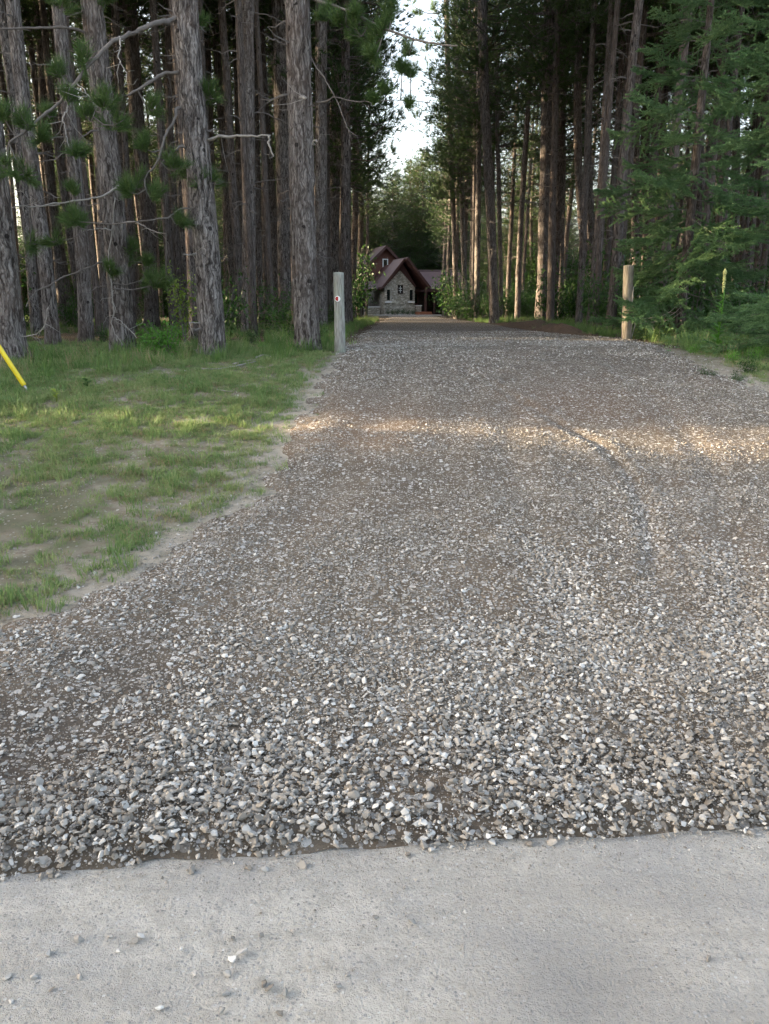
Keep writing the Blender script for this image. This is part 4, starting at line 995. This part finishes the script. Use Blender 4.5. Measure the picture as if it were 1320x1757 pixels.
for _ in range(24):
    far.append((wrng.uniform(-12, 16), wrng.uniform(96, 125), 3, wrng.uniform(.55, .8)))
for _ in range(30):
    x = wrng.uniform(-6, 10); far.append((x, wrng.uniform(90, 104), 3, .72 + .04 * (x + 6) + wrng.uniform(-.08, .08)))
far = np.array(far); fvi = np.where(far[:, 2] < 1, wrng.integers(0, 2, len(far)), np.where(far[:, 2] < 2.5, 2 + wrng.integers(0, 4, len(far)), 6 + wrng.integers(0, 3, len(far))))
wx, wy, vi = np.concatenate([wx, far[:, 0]]), np.concatenate([wy, far[:, 1]]), np.concatenate([vi, fvi])
wz = np.concatenate([wz, np.where(far[:, 2] < 1, .3, np.where(far[:, 2] < 2.5, 5.0, 1.3))]); sclw = np.concatenate([sclw, far[:, 3:4] * np.array([[1.2, 1.2, 1.0]])])
n = len(wx)
wood = scatter('wood', np.stack([wx, wy, wz], 1), np.stack([0 * wx, 0 * wx, wrng.uniform(0, 6.3, n)], 1), sclw, vi, BIGLEAF + CROWNS[:4] + BUSHY)
wood['label'] = 'leafy wood closing the view behind the pines, and unseen shade trees beyond the lawn'
wood['category'] = 'wood'

# ------------------------------------------------------------------ spruces on the right
def spruce_branch(i, L=1.0, dens=1.0):
    g = np.random.default_rng(700 + i); m = MB(); C, D = [], []
    ax = smooth_path([[0, 0, 0], [.35, 0, -.03], [.7, 0, -.07], [1.0, 0, -.02]], 22) * L
    wood_ = [(ax, .012, .003)]
    def twig(p, d, l):
        d = d / np.linalg.norm(d); k = 6
        q = np.array([p + d * l * t + np.array([0, 0, -.10 * l * t * (1 - t) * 2]) for t in np.linspace(0, 1, k)])
        wood_.append((q, .004, .0015)); return q
    segs = [ax[6:]]
    for j in range(3, 21, 2):
        p = ax[j]; f = j / 21
        for s in (-1, 1):
            l = L * (.46 * (1 - f) ** .8 + .07) * g.uniform(.75, 1.15); d = np.array([.75, s * g.uniform(.7, 1.05), g.normal(-.05, .26)])
            q = twig(p, d, l); segs.append(q)
            for k in range(1, 4):
                if l * (1 - k / 5) < .06 * L: continue
                for s2 in (-1, 1):
                    dd = np.array([.8 + .2 * g.uniform(), s * .35 + s2 * .75, g.normal(0, .16)]); segs.append(twig(q[k], dd, l * (1 - k / 5.6) * g.uniform(.36, .58)))
    for q in segs:
        ln = np.linalg.norm(q[-1] - q[0]); c = max(3, int(ln / (.02 / dens)))
        t = np.linspace(0, 1, c) * (len(q) - 1.001); ii = t.astype(int)
        C.append(q[ii] + (q[ii + 1] - q[ii]) * (t - ii)[:, None]); dd = (q[-1] - q[0]) / (ln + 1e-9); D.append(np.repeat(dd[None], c, 0))
        C.append(q[-1:]); D.append(dd[None])
    C, D = np.concatenate(C), np.concatenate(D)
    V, T = needles(C, D, 8, .042, .012, 1.15, g); m.add(V, T, 0)
    for q, a, b in wood_: m.add(*tube(q, np.linspace(a, b, len(q)), 3, False), 1)
    return m.mesh('branch', [M['spruce'], M['dead']])
SPB = [spruce_branch(i, 1.9) for i in range(4)]
def spruce(label, base, H, rmax, zmin, zmax, trunk_r, keepf=None, step=.2):
    t = thing('spruce_tree', label, 'spruce tree', base, 0, 'spruces on the right')
    zt = np.linspace(0, H, 8)
    link('trunk', trunk_mesh(np.column_stack([0 * zt, 0 * zt, zt]), np.interp(zt, [0, H], [trunk_r, .03]), 16, .25, .04, 77, .3, M['bark_far'], 8), t)
    z = zmin; a = 0
    while z < zmax:
        for k in range(2):
            a += 2.4 + random.uniform(-.35, .35); L = (rmax * (1 - z / H) ** .75 + .25) * random.uniform(.72, 1.12)
            if keepf and not keepf(z, a % 6.283): continue
            s = L / 1.9
            link('branch', random.choice(SPB), t, (0, 0, z), (random.uniform(-.5, .5), random.uniform(-.05, .42) - .28 * (z / H), a), (s, s * .95, s))
        z += step * random.uniform(.7, 1.3)
    return t
gA = G(1165, 583)
spruce('large blue green spruce sweeping over the right gatepost', gA, 11.0, 2.05, .42, 7.6, .10, None, .18)
gB = G(1400, 610)
spruce('spruce at the right picture edge with low bluish branches', gB, 10.0, 1.95, .4, 7.4, .10, lambda z, a: z < 1.05 or z > 2.6, .17)

# ------------------------------------------------------------------ understorey
SHR = [shrub_mesh(i, 1.7, .8, 900, .11, M['leaf']) for i in range(4)]
SHR_B = [shrub_mesh(10 + i, .9, .62, 800, .085, M['leaf_bright']) for i in range(2)]
SAPL = shrub_mesh(20, 2.6, .55, 330, .13, M['leaf_yellow'])
def shrub(p, s, label, group, me=None, zs=1.0, name='shrub', cat='shrub'):
    t = thing(name, label, cat, (p[0], p[1], float(ground_z(p[0], p[1])) - .03), random.uniform(0, 6.28), group)
    link('foliage', me or random.choice(SHR), t, None, None, (s, s, s * zs)); return t
g0 = G(288, 606); shrub(g0, .62, 'bright green leafy bush between the thick and the leaning pine trunks', None, SHR_B[0])
g1 = G(262, 600); shrub(g1, .42, 'small bright green bush at the foot of the thick bleached branch pine', None, SHR_B[1])
g2 = G(296, 590); shrub((g2.x, g2.y + .9), .66, 'slender sapling with yellow green leaves behind the bright green bush', None, SAPL, 1.0, 'sapling', 'sapling')
for a, b, s in ((600, 556, 1.35), (612, 554, 1.4), (606, 549, 2.0), (585, 556, 1.2), (612, 548, 2.9), (596, 549, 2.6), (588, 551, 2.9), (604, 551, 2.6), (612, 550, 2.6)):
    p = G(a - 16, b); s *= .78; shrub(p, s, 'leafy green shrub in the thicket between left gatepost and house', 'thicket left of the house', None, random.uniform(.9, 1.25))
for a, b, s in ((790, 549, 1.5), (806, 550, 1.4), (780, 547, 2.0), (824, 551, 1.3), (770, 545, 2.3), (838, 552, 1.0), (868, 550, 1.2), (884, 551, 1.3), (902, 551, 1.2), (918, 550, 1.1), (948, 551, 1.5), (966, 552, 1.45), (982, 551, 1.3), (940, 548, 1.7), (862, 546, 2.0), (896, 545, 2.2), (1030, 552, 1.2), (1046, 550, 1.6), (1060, 552, 1.3), (814, 545, 2.4)):
    p = G(a, b); s *= .8; shrub(p, s, 'dark leafy shrub in the undergrowth right of the driveway', 'undergrowth right of the driveway', None, random.uniform(.8, 1.2))
for _ in range(30):
    y = random.uniform(16, 32); x = lx_(y)
    if float(inside(np.array([x]), np.array([y]))[0]) < -1.5:
        shrub((x, y), random.uniform(.4, .95), 'leafy undergrowth shrub between the pine trunks of the left wood', 'undergrowth in the left wood', None, random.uniform(.7, 1.4))
for _ in range(26):
    y = random.uniform(17, 32); x = rx_(y)
    if x is not None and x > 5.0:
        shrub((x, y), random.uniform(.7, 1.5), 'leafy undergrowth shrub behind the spruces in the right wood', 'undergrowth behind the spruces', None, random.uniform(.7, 1.3))
for a, b, s in ((60, 603, .28), (430, 592, .34), (452, 600, .3), (500, 604, .33), (545, 588, .4), (18, 590, .5), (180, 590, .35), (240, 606, .3), (508, 590, .4)):
    p = G(a, b); s *= .66; shrub(p, s, 'low leafy weed at the edge of the left wood', 'weeds at the left wood edge', SHR[1] if s > .22 else SHR_B[1])
for a, b, s in ((1190, 606, .3), (1260, 622, .34), (1300, 618, .4), (1285, 640, .3), (1212, 648, .22), (1265, 655, .18), (1180, 590, .3), (1130, 586, .3), (1315, 598, .45)):
    p = G(a, b); s *= .66; shrub(p, s, 'low leafy weed in the grass below the spruces', 'weeds below the spruces', SHR_B[1] if random.random() < .5 else SHR[0])

# tall mullein with its flower spike
def leaf_geo(base, d, L, w, droop):
    d = np.asarray(d, float); d /= np.linalg.norm(d); s = np.cross(d, [0, 0, 1.0]); s /= np.linalg.norm(s) + 1e-9
    p = [np.asarray(base) + d * L * t + np.array([0, 0, -droop * L * t * t]) for t in (0, .35, .7, 1)]
    ww = [.15, 1, .8, 0.02]; V = []
    for q, k in zip(p, ww): V += [q - s * w * k / 2 + np.array([0, 0, .12 * w * k]), q, q + s * w * k / 2 + np.array([0, 0, .12 * w * k])]
    T = []
    for i in range(3):
        for j in range(2):
            a = i * 3 + j; T += [(a, a + 1, a + 4), (a, a + 4, a + 3)]
    return V, T
def mullein(base, h):
    t = thing('mullein', 'tall mullein with pale flower spike in the grass before the spruces', 'plant', base)
    g = np.random.default_rng(5); m = MB()
    z = np.linspace(0, h * .78, 9); st = np.column_stack([.03 * np.sin(z * 2), 0 * z, z]); m.add(*tube(st, np.linspace(.017, .010, 9), 7))
    link('stem', m.mesh('stem', M['leaf_bright'], True), t)
    me_l = []
    for i in range(34):
        f = i / 34; zz = .06 + h * .66 * f; a = i * 2.4; L = (.24 * (1 - f) ** .8 + .05) * g.uniform(.85, 1.15)
        m = MB(); m.add(*leaf_geo((0, 0, 0), (math.cos(a), math.sin(a), .75), L, L * .34, .35)); link('leaf', m.mesh('leaf', M['leaf_bright'], True), t, (0, 0, zz))
    m = MB(); zs = np.linspace(h * .72, h, 30); m.add(*tube(np.column_stack([.03 * np.sin(zs * 2) * .5, 0 * zs, zs]), np.interp(zs, [h * .72, h * .8, h * .97, h], [.012, .024, .020, .008]) * (1 + .25 * g.normal(size=30)), 9))
    link('flower_spike', m.mesh('flower_spike', mat_plain('mullein_flower_spike', (.36, .36, .14), .9, .4, 60, .5)), t)
gm = G(1228, 606); mullein(gm, 138 / pxm(gm.y))
def small_weed(base, label, s, mat, nlf):
    t = thing('weed', label, 'weed', base); g = np.random.default_rng(int(abs(base.x) * 100))
    m = MB(); m.add(*tube([[0, 0, -.01], [.01, 0, s * .5], [0, .01, s]], [.006, .005, .003], 5)); link('stem', m.mesh('stem', mat, True), t)
    for i in range(nlf):
        a = i * 2.5; m = MB(); L = s * g.uniform(.6, .9); m.add(*leaf_geo((0, 0, 0), (math.cos(a), math.sin(a), .8), L, L * .42, .3)); link('leaf', m.mesh('leaf', mat, True), t, (0, 0, s * (.25 + .7 * i / nlf)))
gw = G(97, 690); small_weed(Vector((gw.x, gw.y, float(ground_z(gw.x, gw.y)))), 'small yellow green broad leaved weed in the lawn right of the yellow tube', .12, M['leaf_yellow'], 7)
gw = G(150, 668); small_weed(Vector((gw.x, gw.y, float(ground_z(gw.x, gw.y)))), 'small blue green upright weed in the lawn before the straight pine', .13, M['leaf'], 8)

# ------------------------------------------------------------------ gateposts
def mat_post(name='weathered_post_wood', cols=((.13, .125, .11), (.25, .245, .225), (.36, .36, .335)), tint=(.20, .235, .17)):
    m, n, l = material(name)
    tc = n.new('ShaderNodeTexCoord'); mp = n.new('ShaderNodeMapping'); mp.inputs['Scale'].default_value = (1, 1, .08); l.new(tc.outputs['Object'], mp.inputs[0])
    ns = noise_n(n, l, mp.outputs[0], 60, 5, .65); big = noise_n(n, l, tc.outputs['Object'], 4, 3)
    r = ramp(n, [(.36, cols[0]), (.5, cols[1]), (.66, cols[2])]); l.new(ns.outputs[0], r.inputs[0])
    c = mixc(n, l, math_n(n, l, 'MULTIPLY', ramp_val(n, l, big.outputs[0], .45, .7), .5), r.outputs[0], tint)
    finish(n, l, c, .9, ns.outputs[0], .5, .008, .15); return m
M['post'] = mat_post()
M['post_brown'] = mat_post('brown_split_post_wood', ((.09, .075, .058), (.18, .155, .125), (.29, .255, .21)), (.17, .16, .10))
def gatepost(base_px, top_px, wpx, label, notch, seed):
    b = G(*base_px); Y = b.y; q = P(*top_px, Y) - b; r = wpx / pxm(Y) / 2
    t = thing('gatepost', label, 'post', b, 0, 'gateposts')
    pts = np.array([[0, 0, 0], [q.x * .5, 0, q.z * .5], [q.x, 0, q.z]])
    me = trunk_mesh(pts, [r * 1.02, r, r * .97], 28, .05, .02, seed, .06, M['post_brown'] if notch else M['post'], 0)
    # close the sawn top
    bm = bmesh.new(); bm.from_mesh(me); bm.verts.ensure_lookup_table()
    top = bm.verts[-28:]; c = bm.verts.new(sum((v.co for v in top), Vector()) / 28 + Vector((0, 0, .01)))
    for i in range(28): bm.faces.new((top[i], top[(i + 1) % 28], c))
    bm.to_mesh(me); bm.free()
    link('shaft', me, t)
    return t, b, Y, r
tp, b, Y, r = gatepost((584, 604), (581, 472), 18, 'weathered round gatepost with red and white reflector, left of the drive', False, 31)
# the reflector: white disc with a red face cut away at its right
q = P(579.5, 512.5, Y - r) - b
mw = mat_plain('reflector_white', (.75, .75, .74), .4, .05); mr_ = mat_plain('reflector_red', (.33, .012, .02), .25, .1, spec=.6)
def disc(R_, cut, y0, y1, mat, name, par, dx=0.0):
    m = MB(); th = np.linspace(0, 2 * np.pi, 28, endpoint=False)
    poly = [(dx + min(R_ * math.cos(t), cut), R_ * math.sin(t)) for t in th]
    m.prism(poly, lambda u, v: (u, y1, v), lambda u, v: (u, y0, v)); return link(name, m.mesh(name, mat), par)
ref = disc(.041, 9, -.009, .02, mw, 'reflector', tp); ref.location = (q.x, -r * 1.02 - .006, q.z)
disc(.031, .013, -.013, -.009, mr_, 'red_face', ref, -.004)
tp2, b2, Y2, r2 = gatepost((1075, 584), (1079, 457), 17, 'split weathered gatepost at the spruce, right of the drive', True, 33)
m = MB(); g = np.random.default_rng(4)
for z0, z1, a in ((.13, .66, -1.2), (.33, 1.0, -2.1), (.07, .52, -.4), (.6, 1.05, -1.6)):      # long splinters lifting off the post
    d = np.array([math.cos(a), math.sin(a), 0]); p = [d * (r2 * 1.0) + np.array([.03 * z0, 0, z0]), d * r2 * 1.12 + np.array([.03, 0, (z0 + z1) / 2]), d * r2 * 1.0 + np.array([.03, 0, z1])]
    m = MB(); m.add(*tube(p, [.007, .013, .005], 5)); link('splinter', m.mesh('splinter', M['dead_pale']), tp2)

# dead branch lying from the gatepost into the spruce
t = thing('dead_branch', 'bare pale dead branch between the right gatepost and the spruce', 'branch', (0, 0, 0))
Yb = Y2 - .25
for path, w in (([(1088, 548), (1120, 545), (1145, 538), (1165, 522), (1185, 510)], 1.8), ([(1120, 545), (1150, 541), (1165, 530), (1178, 512)], 1.2), ([(1090, 555), (1125, 552), (1150, 548), (1168, 536)], 1.2), ([(1100, 546), (1118, 558), (1125, 572)], 1)):
    m = MB(); m.add(*tube(smooth_path([np.array(P(a, c, Yb)) for a, c in path], 16), np.linspace(w, w * .5, 16) / pxm(Yb) / 2, 5)); link('twig', m.mesh('twig', M['dead_pale'], True), t)
# fallen branches in the grass on the left
def fallen(paths, label):
    t = thing('fallen_branch', label, 'branch', (0, 0, 0))
    for path, w in paths:
        pts = []
        for a, c in path:
            g = G(a, c); pts.append(np.array([g.x, g.y, float(ground_z(g.x, g.y)) + .02]))
        m = MB(); m.add(*tube(smooth_path(pts, 14), np.linspace(w, w * .45, 14) / pxm(pts[0][1]) / 2, 6)); link('twig', m.mesh('twig', M['dead_pale'], True), t)
fallen([([(345, 634), (375, 633), (405, 627), (440, 621)], 4), ([(400, 624), (425, 620), (447, 619)], 3.5)], 'forked bleached branch lying in the grass before the leaning pine')
fallen([([(440, 616), (452, 611), (466, 614)], 3)], 'short curved bleached stick lying near the slender straight pine')
fallen([([(372, 671), (388, 674), (400, 675)], 2.5)], 'tiny pale stick lying alone in the middle of the lawn')

# yellow guy wire guard
t = thing('guy_wire_guard', 'yellow plastic guy wire tube slanting into the lawn at the left edge', 'guy guard', (0, 0, 0))
gb = G(46, 668); up = P(-2, 595, gb.y + .1) - gb; up.normalize()
def along(k): return np.array(gb + up * k)
mY = mat_plain('yellow_plastic', (.72, .55, .02), .45, .12, 12, 0, .5)
m = MB(); m.add(*tube([along(.05), along(.06), along(1.2), along(2.35), along(2.36)], [.016, .027, .027, .027, .016], 14)); link('tube', m.mesh('tube', mY, True), t)
mS = mat_plain('galvanised_wire', (.35, .35, .36), .4, .2)
m = MB(); m.add(*tube([along(-.2), along(1), along(9)], .006, 6)); link('wire', m.mesh('wire', mS, True), t)
m = MB(); m.add(*tube([along(-.25), along(.12)], .012, 7)); link('anchor_rod', m.mesh('anchor_rod', mS, True), t)

# ------------------------------------------------------------------ the house
def mat_fieldstone():
    m, n, l = material('fieldstone_wall')
    tc = n.new('ShaderNodeTexCoord'); mp = n.new('ShaderNodeMapping'); mp.inputs['Scale'].default_value = (1, 1, 2.1); l.new(tc.outputs['Object'], mp.inputs[0])
    v = node(n, 'ShaderNodeTexVoronoi', feature='F1'); v.inputs['Scale'].default_value = 4.2; l.new(mp.outputs[0], v.inputs[0])
    e = node(n, 'ShaderNodeTexVoronoi', feature='DISTANCE_TO_EDGE'); e.inputs['Scale'].default_value = 4.2; l.new(mp.outputs[0], e.inputs[0])
    s = n.new('ShaderNodeSeparateColor'); l.new(v.outputs['Color'], s.inputs[0])
    r = ramp(n, [(0, (.30, .265, .21)), (.5, (.47, .43, .36)), (1, (.64, .59, .51))]); l.new(s.outputs[0], r.inputs[0])
    k = ramp_val(n, l, e.outputs[0], .02, .08)
    c = mixc(n, l, k, (.21, .19, .165), r.outputs[0]); finish(n, l, c, .9, k, .8, .04, .15); return m
M['fieldstone'] = mat_fieldstone()
M['siding'] = mat_plain('brown_red_siding', (.125, .052, .036), .75, .2, 4, .2, stretch=(1, 1, 8))
M['timber'] = mat_plain('dark_red_timber', (.06, .026, .022), .7, .25, 5, .2)
M['roofing'] = mat_plain('brown_metal_roof', (.085, .052, .052), .6, .1, 3)
M['trim'] = mat_plain('white_trim', (.75, .74, .72), .6, .06)
M['glass'] = mat_plain('dark_window_glass', (.012, .014, .016), .08, .1, 2, 0, .6)
M['darkwall'] = mat_plain('dark_stained_wall', (.035, .022, .018), .8, .3, 5)
M['concrete'] = mat_plain('pale_concrete', (.42, .41, .39), .9, .1, 5)
M['redstep'] = mat_plain('red_brown_step', (.30, .125, .07), .85, .15, 6)
HY = 80.0
h0 = P(686, 540, HY); h0.z = float(gz0(0, HY))
house = thing('house', 'stone and brown timber house with steep gables at the end of the drive', 'house', h0)
Mt = Matrix.Rotation(R(17), 4, 'Z')       # the front looks to the right of the camera
def HP(part, m, mats, parent=None, rot=True, smooth=False):
    o = link(part, m.mesh(part, mats, smooth), parent or house)
    if rot and parent is None: o.matrix_local = Mt
    return o
def slab(m, a, b, c, d, th):
    """roof plane a b c d with thickness th below it"""
    V = [np.array(v, float) for v in (a, b, c, d)]; nn = np.cross(V[1] - V[0], V[3] - V[0]); nn /= np.linalg.norm(nn)
    if nn[2] < 0: nn = -nn
    W = V + [v - nn * th for v in V]
    m.add(W, [(0, 1, 2), (0, 2, 3), (4, 6, 5), (4, 7, 6), (0, 4, 5), (0, 5, 1), (1, 5, 6), (1, 6, 2), (2, 6, 7), (2, 7, 3), (3, 7, 4), (3, 4, 0)])
# stone gable (local: x right along the wall, -y out of the front)
w, he, ha = 1.6, 2.85, 4.5
m = MB(); m.prism([(-w, -.3), (w, -.3), (w, he), (0, ha), (-w, he)], lambda x, z: (x, 0, z), lambda x, z: (x, 7, z)); stone_wall = HP('stone_wall', m, M['fieldstone'])
m = MB(); m.prism([(-w - .06, he - .05), (w + .06, he - .05), (w + .06, he + .12), (.25, 5.1), (-w - .06, he + .12)], lambda x, z: (x, .05, z), lambda x, z: (x, 6.9, z)); HP('gable_boarding', m, M['timber'])
hx, rzz, ez, bk = .42, 5.5, 2.7, 3.4            # ridge offset, ridge and eave heights, depth of the gable roof
for s, ex, fo in ((-1, -1.95, -.22), (1, 2.85, -1.3)):
    m = MB(); slab(m, (hx, fo, rzz), (hx, bk, rzz), (ex, bk, ez), (ex, fo, ez), .12); HP('roof', m, M['roofing'])
    m = MB(); slab(m, (hx, fo + .03, rzz - .16), (hx, bk, rzz - .16), (ex, bk, ez - .16), (ex, fo + .03, ez - .16), .05); HP('soffit', m, M['timber'])
    m = MB(); slab(m, (hx, fo - .05, rzz + .01), (hx, fo - .005, rzz + .01), (ex, fo - .005, ez + .01), (ex, fo - .05, ez + .01), .2); HP('rake_board', m, M['timber'])
    m = MB(); slab(m, (0, -.09, ha + .14), (0, -.01, ha + .14), (s * (w + .1), -.01, he + .02), (s * (w + .1), -.09, he + .02), .2); HP('rake_trim', m, M['timber'])
def window(x, z, ww, hh, mat_f, sill=True, bars=0, y=-.02, parent=None):
    m = MB(); f = .09
    for lo, hi in (((x - ww / 2 - f, z - hh / 2), (x - ww / 2, z + hh / 2)), ((x + ww / 2, z - hh / 2), (x + ww / 2 + f, z + hh / 2)), ((x - ww / 2 - f, z + hh / 2), (x + ww / 2 + f, z + hh / 2 + f)), ((x - ww / 2 - f, z - hh / 2 - f), (x + ww / 2 + f, z - hh / 2))):
        m.box((lo[0], y - .05, lo[1]), (hi[0], y + .015, hi[1]))
    o = HP('window', m, mat_f)
    m = MB(); m.box((x - ww / 2, y - .01, z - hh / 2), (x + ww / 2, y + .01, z + hh / 2)); g_ = link('pane', m.mesh('pane', M['glass']), o)
    if sill: m = MB(); m.box((x - ww / 2 - .16, y - .14, z - hh / 2 - f - .14), (x + ww / 2 + .16, y + .015, z - hh / 2 - f)); link('sill', m.mesh('sill', M['trim']), o)
    for k in range(bars):
        m = MB(); zz = z - hh / 2 + hh * (k + 1) / (bars + 1); m.box((x - ww / 2, y - .04, zz - .02), (x + ww / 2, y - .011, zz + .02)); link('glazing_bar', m.mesh('glazing_bar', M['trim']), o)
    if bars:
        m = MB(); m.box((x - .02, y - .042, z - hh / 2), (x + .02, y - .012, z + hh / 2)); link('glazing_bar', m.mesh('glazing_bar', M['trim']), o)
    return o
window(-1.2, 1.95, .34, 1.02, M['fieldstone']); window(1.2, 1.95, .34, 1.02, M['fieldstone']); window(.05, 2.5, .36, .66, M['darkwall'], False, 2)
# tall gabled block behind on the left
bq = Mt.inverted() @ (P(661, 500, 86) - h0); bx_, by_ = bq.x, bq.y; ka = (P(661, 421, 86).z - h0.z) / 7.95
def bb(x, z, y): return (bx_ + x, by_ + y, z * ka)
m = MB(); m.prism([(-1.7, -.3), (1.7, -.3), (1.7, 6.0), (0, 7.7), (-1.7, 6.0)], lambda x, z: bb(x, z, 0), lambda x, z: bb(x, z, 5.5)); blk = HP('upper_wall', m, M['darkwall'])
for k in range(24):                                         # lapped siding boards
    z0 = 2.6 + k * .215
    if z0 > 7.5: break
    hwid = 1.7 if z0 < 5.85 else max(.05, 1.7 * (7.55 - z0) / 1.7)
    m = MB(); slab(m, bb(-hwid, z0 + .2, -.02), bb(hwid, z0 + .2, -.02), bb(hwid, z0, -.05), bb(-hwid, z0, -.05), .02); link('siding_board', m.mesh('siding_board', M['siding']), blk)
for s in (-1, 1):
    m = MB(); slab(m, bb(0, 7.95, -.5), bb(0, 7.95, 5.8), bb(s * 2.1, 5.75, 5.8), bb(s * 2.1, 5.75, -.5), .14); HP('roof', m, M['roofing'])
    m = MB(); slab(m, bb(0, 7.97, -.56), bb(0, 7.97, -.505), bb(s * 2.12, 5.76, -.505), bb(s * 2.12, 5.76, -.56), .26); HP('rake_board', m, M['timber'])
o = window(bx_ + .0, 5.2, .42, .95, M['trim'], True, 0, by_ - .06)
o = window(bx_ + 1.05, 5.0, .4, .5, M['darkwall'], False, 0, by_ - .06)
m = MB(); slab(m, bb(-1.7, 7.2, 2.5), bb(-7, 7.2, 2.5), bb(-7, 5.2, -.2), bb(-1.7, 5.2, -.2), .14); HP('roof', m, M['roofing'])
m = MB(); m.box(bb(-6.8, -.3, .2), bb(-1.72, 5.1, 3)); HP('side_wall', m, M['darkwall'])
# low porch on the left
m = MB(); slab(m, (-1.75, 3.2, 3.35), (-7.0, 3.2, 3.35), (-7.0, 1.0, 2.55), (-1.75, 1.0, 2.55), .12); HP('porch_roof', m, M['roofing'])
m = MB(); m.box((-3.4, 1.1, -.2), (-1.72, 1.35, .75)); HP('porch_wall', m, M['fieldstone'])
m = MB(); m.box((-3.45, 1.05, .752), (-1.72, 1.4, .85)); HP('wall_cap', m, M['trim'])
m = MB(); m.box((-3.3, 1.15, .85), (-3.15, 1.3, 2.5)); HP('porch_post', m, M['timber'])
# porch and steps on the right of the gable
m = MB(); m.box((1.72, 2.6, -.2), (3.6, 2.8, 3.6)); HP('porch_wall', m, M['darkwall'])
m = MB(); m.box((2.2, 2.55, .45), (2.9, 2.597, 2.35)); d_ = HP('door', m, M['timber'])
m = MB(); m.box((2.36, 2.53, 1.2), (2.74, 2.548, 2.1)); link('pane', m.mesh('pane', M['glass']), d_)
m = MB(); m.box((1.7, -1.2, -.2), (3.0, 2.55, .34)); HP('step', m, M['redstep'])
m = MB(); m.box((1.75, -1.55, -.2), (2.95, -1.202, .16)); HP('step', m, M['redstep'])
m = MB(); m.box((1.72, .1, .342), (2.35, .35, .9)); HP('porch_wall', m, M['fieldstone'])
m = MB(); m.box((1.71, .06, .902), (2.4, .39, .98)); HP('wall_cap', m, M['trim'])
m = MB(); m.box((2.32, -1.1, .342), (2.5, -.92, 2.72)); HP('porch_post', m, M['timber'])
# roofed wing on the right
def hp(px_, py_, Y): return np.array(P(px_, py_, Y) - h0)
wing = []
a_, b_, c_, d2 = hp(706, 463, 87), hp(790, 463, 87), hp(798, 494, 82.5), hp(712, 496, 82.5)
m = MB(); slab(m, a_, b_, c_, d2, .15); HP('roof', m, M['roofing'], None, False)
m = MB(); m.box((d2[0], d2[1] - .06, d2[2] - .28), (c_[0], d2[1] + .02, d2[2] - .02)); HP('fascia', m, M['timber'], None, False)
m = MB(); m.box((a_[0] + .3, 6.6, -.3), (b_[0] - 2.2, 6.9, 4.6)); HP('wing_wall', m, M['darkwall'], None, False)
for xx in (3.55, 6.1):
    m = MB(); m.box((xx, d2[1] + .2, -.3), (xx + .2, d2[1] + .4, d2[2] - .2)); HP('porch_post', m, M['timber'], None, False)
m = MB(); m.box((3.9, 6.3, -.2), (5.6, 6.598, 2.2)); gdoor = HP('door', m, M['darkwall'], None, False)
# forecourt slab and planting
pave = MB(); pave.box((-2.6, -3.2, -.3), (6.5, -1.75, .06)); walk = link('walkway', pave.mesh('walkway', M['concrete']), None, h0); walk['kind'] = 'structure'
for k in range(6):
    x = -1.4 + k * .52; q = Mt @ Vector((x, -.45, 0)) + h0
    t = thing('foundation_plant', 'low dark clipped plant in the bed below the stone gable', 'plant', (q.x, q.y, h0.z + .03), k, 'plants below the stone gable')
    link('foliage', SHR[k % 4], t, None, None, (.42, .42, .36))
for k in range(9):
    q = Mt @ Vector((-1.5 + k * .36 + random.uniform(-.08, .08), -1.0, 0)) + h0
    o = link('border_stone', STONES[k], None, (q.x, q.y, h0.z + .08), (0, 0, k), .3); o['label'] = 'pale stone edging the bed below the stone gable'; o['category'] = 'stone'; o['group'] = 'stones edging the house bed'

# ------------------------------------------------------------------ labels that single out the trees and shrubs of each group
ORD = ['first', 'second', 'third', 'fourth', 'fifth', 'sixth', 'seventh', 'eighth', 'ninth', 'tenth', 'eleventh', 'twelfth', 'thirteenth', 'fourteenth', 'fifteenth', 'sixteenth', 'seventeenth', 'eighteenth', 'nineteenth', 'twentieth']
MARKS = [(-400, 'left edge'), (24, 'yellow tube pine'), (211, 'hanging branch pine'), (365, 'crooked limb pine'), (528, 'big pale pine'), (584, 'left gatepost'), (690, 'house'),
         (849, 'dark bend pine'), (931, 'flared foot pine'), (1015, 'bent pine pair'), (1075, 'right gatepost'), (1165, 'spruce'), (1320, 'right edge')]
def single_out(group, what):
    gaps = {}
    for o in COL.objects:
        if o.get('group') == group and o.parent is None:
            x = topx(o.location.x, o.location.y, o.location.z)[0]
            k = max(0, min(len(MARKS) - 2, sum(1 for a, _ in MARKS if a <= x) - 1)); gaps.setdefault(k, []).append((x, o))
    for k, L in gaps.items():
        L.sort(key=lambda t: t[0])
        for i, (_, o) in enumerate(L):
            pos = '' if len(L) == 1 else ORD[i] + ' from left, ' if i < 20 else ORD[len(L) - 1 - i] + ' from right, '
            o['label'] = f'{what}, {pos}between {MARKS[k][1]} and {MARKS[k + 1][1]}'
single_out('background pines in the left wood', 'shaded background pine')
single_out('distant pines in the left wood', 'distant thin pine')
single_out('background pines in the right wood', 'shaded background pine')
single_out('distant pines in the right wood', 'distant thin pine')
single_out('pines edging the sky gap on the left', 'dense dark pine edging the sky')
single_out('pines edging the sky gap on the right', 'dense dark pine edging the sky')
single_out('evergreens behind the house', 'bushy evergreen behind the house')
single_out('thicket left of the house', 'leafy thicket shrub')
single_out('undergrowth right of the driveway', 'dark leafy shrub')
single_out('undergrowth in the left wood', 'leafy undergrowth shrub')
single_out('undergrowth behind the spruces', 'leafy undergrowth shrub')
single_out('weeds at the left wood edge', 'low leafy weed')
single_out('weeds below the spruces', 'low leafy weed')
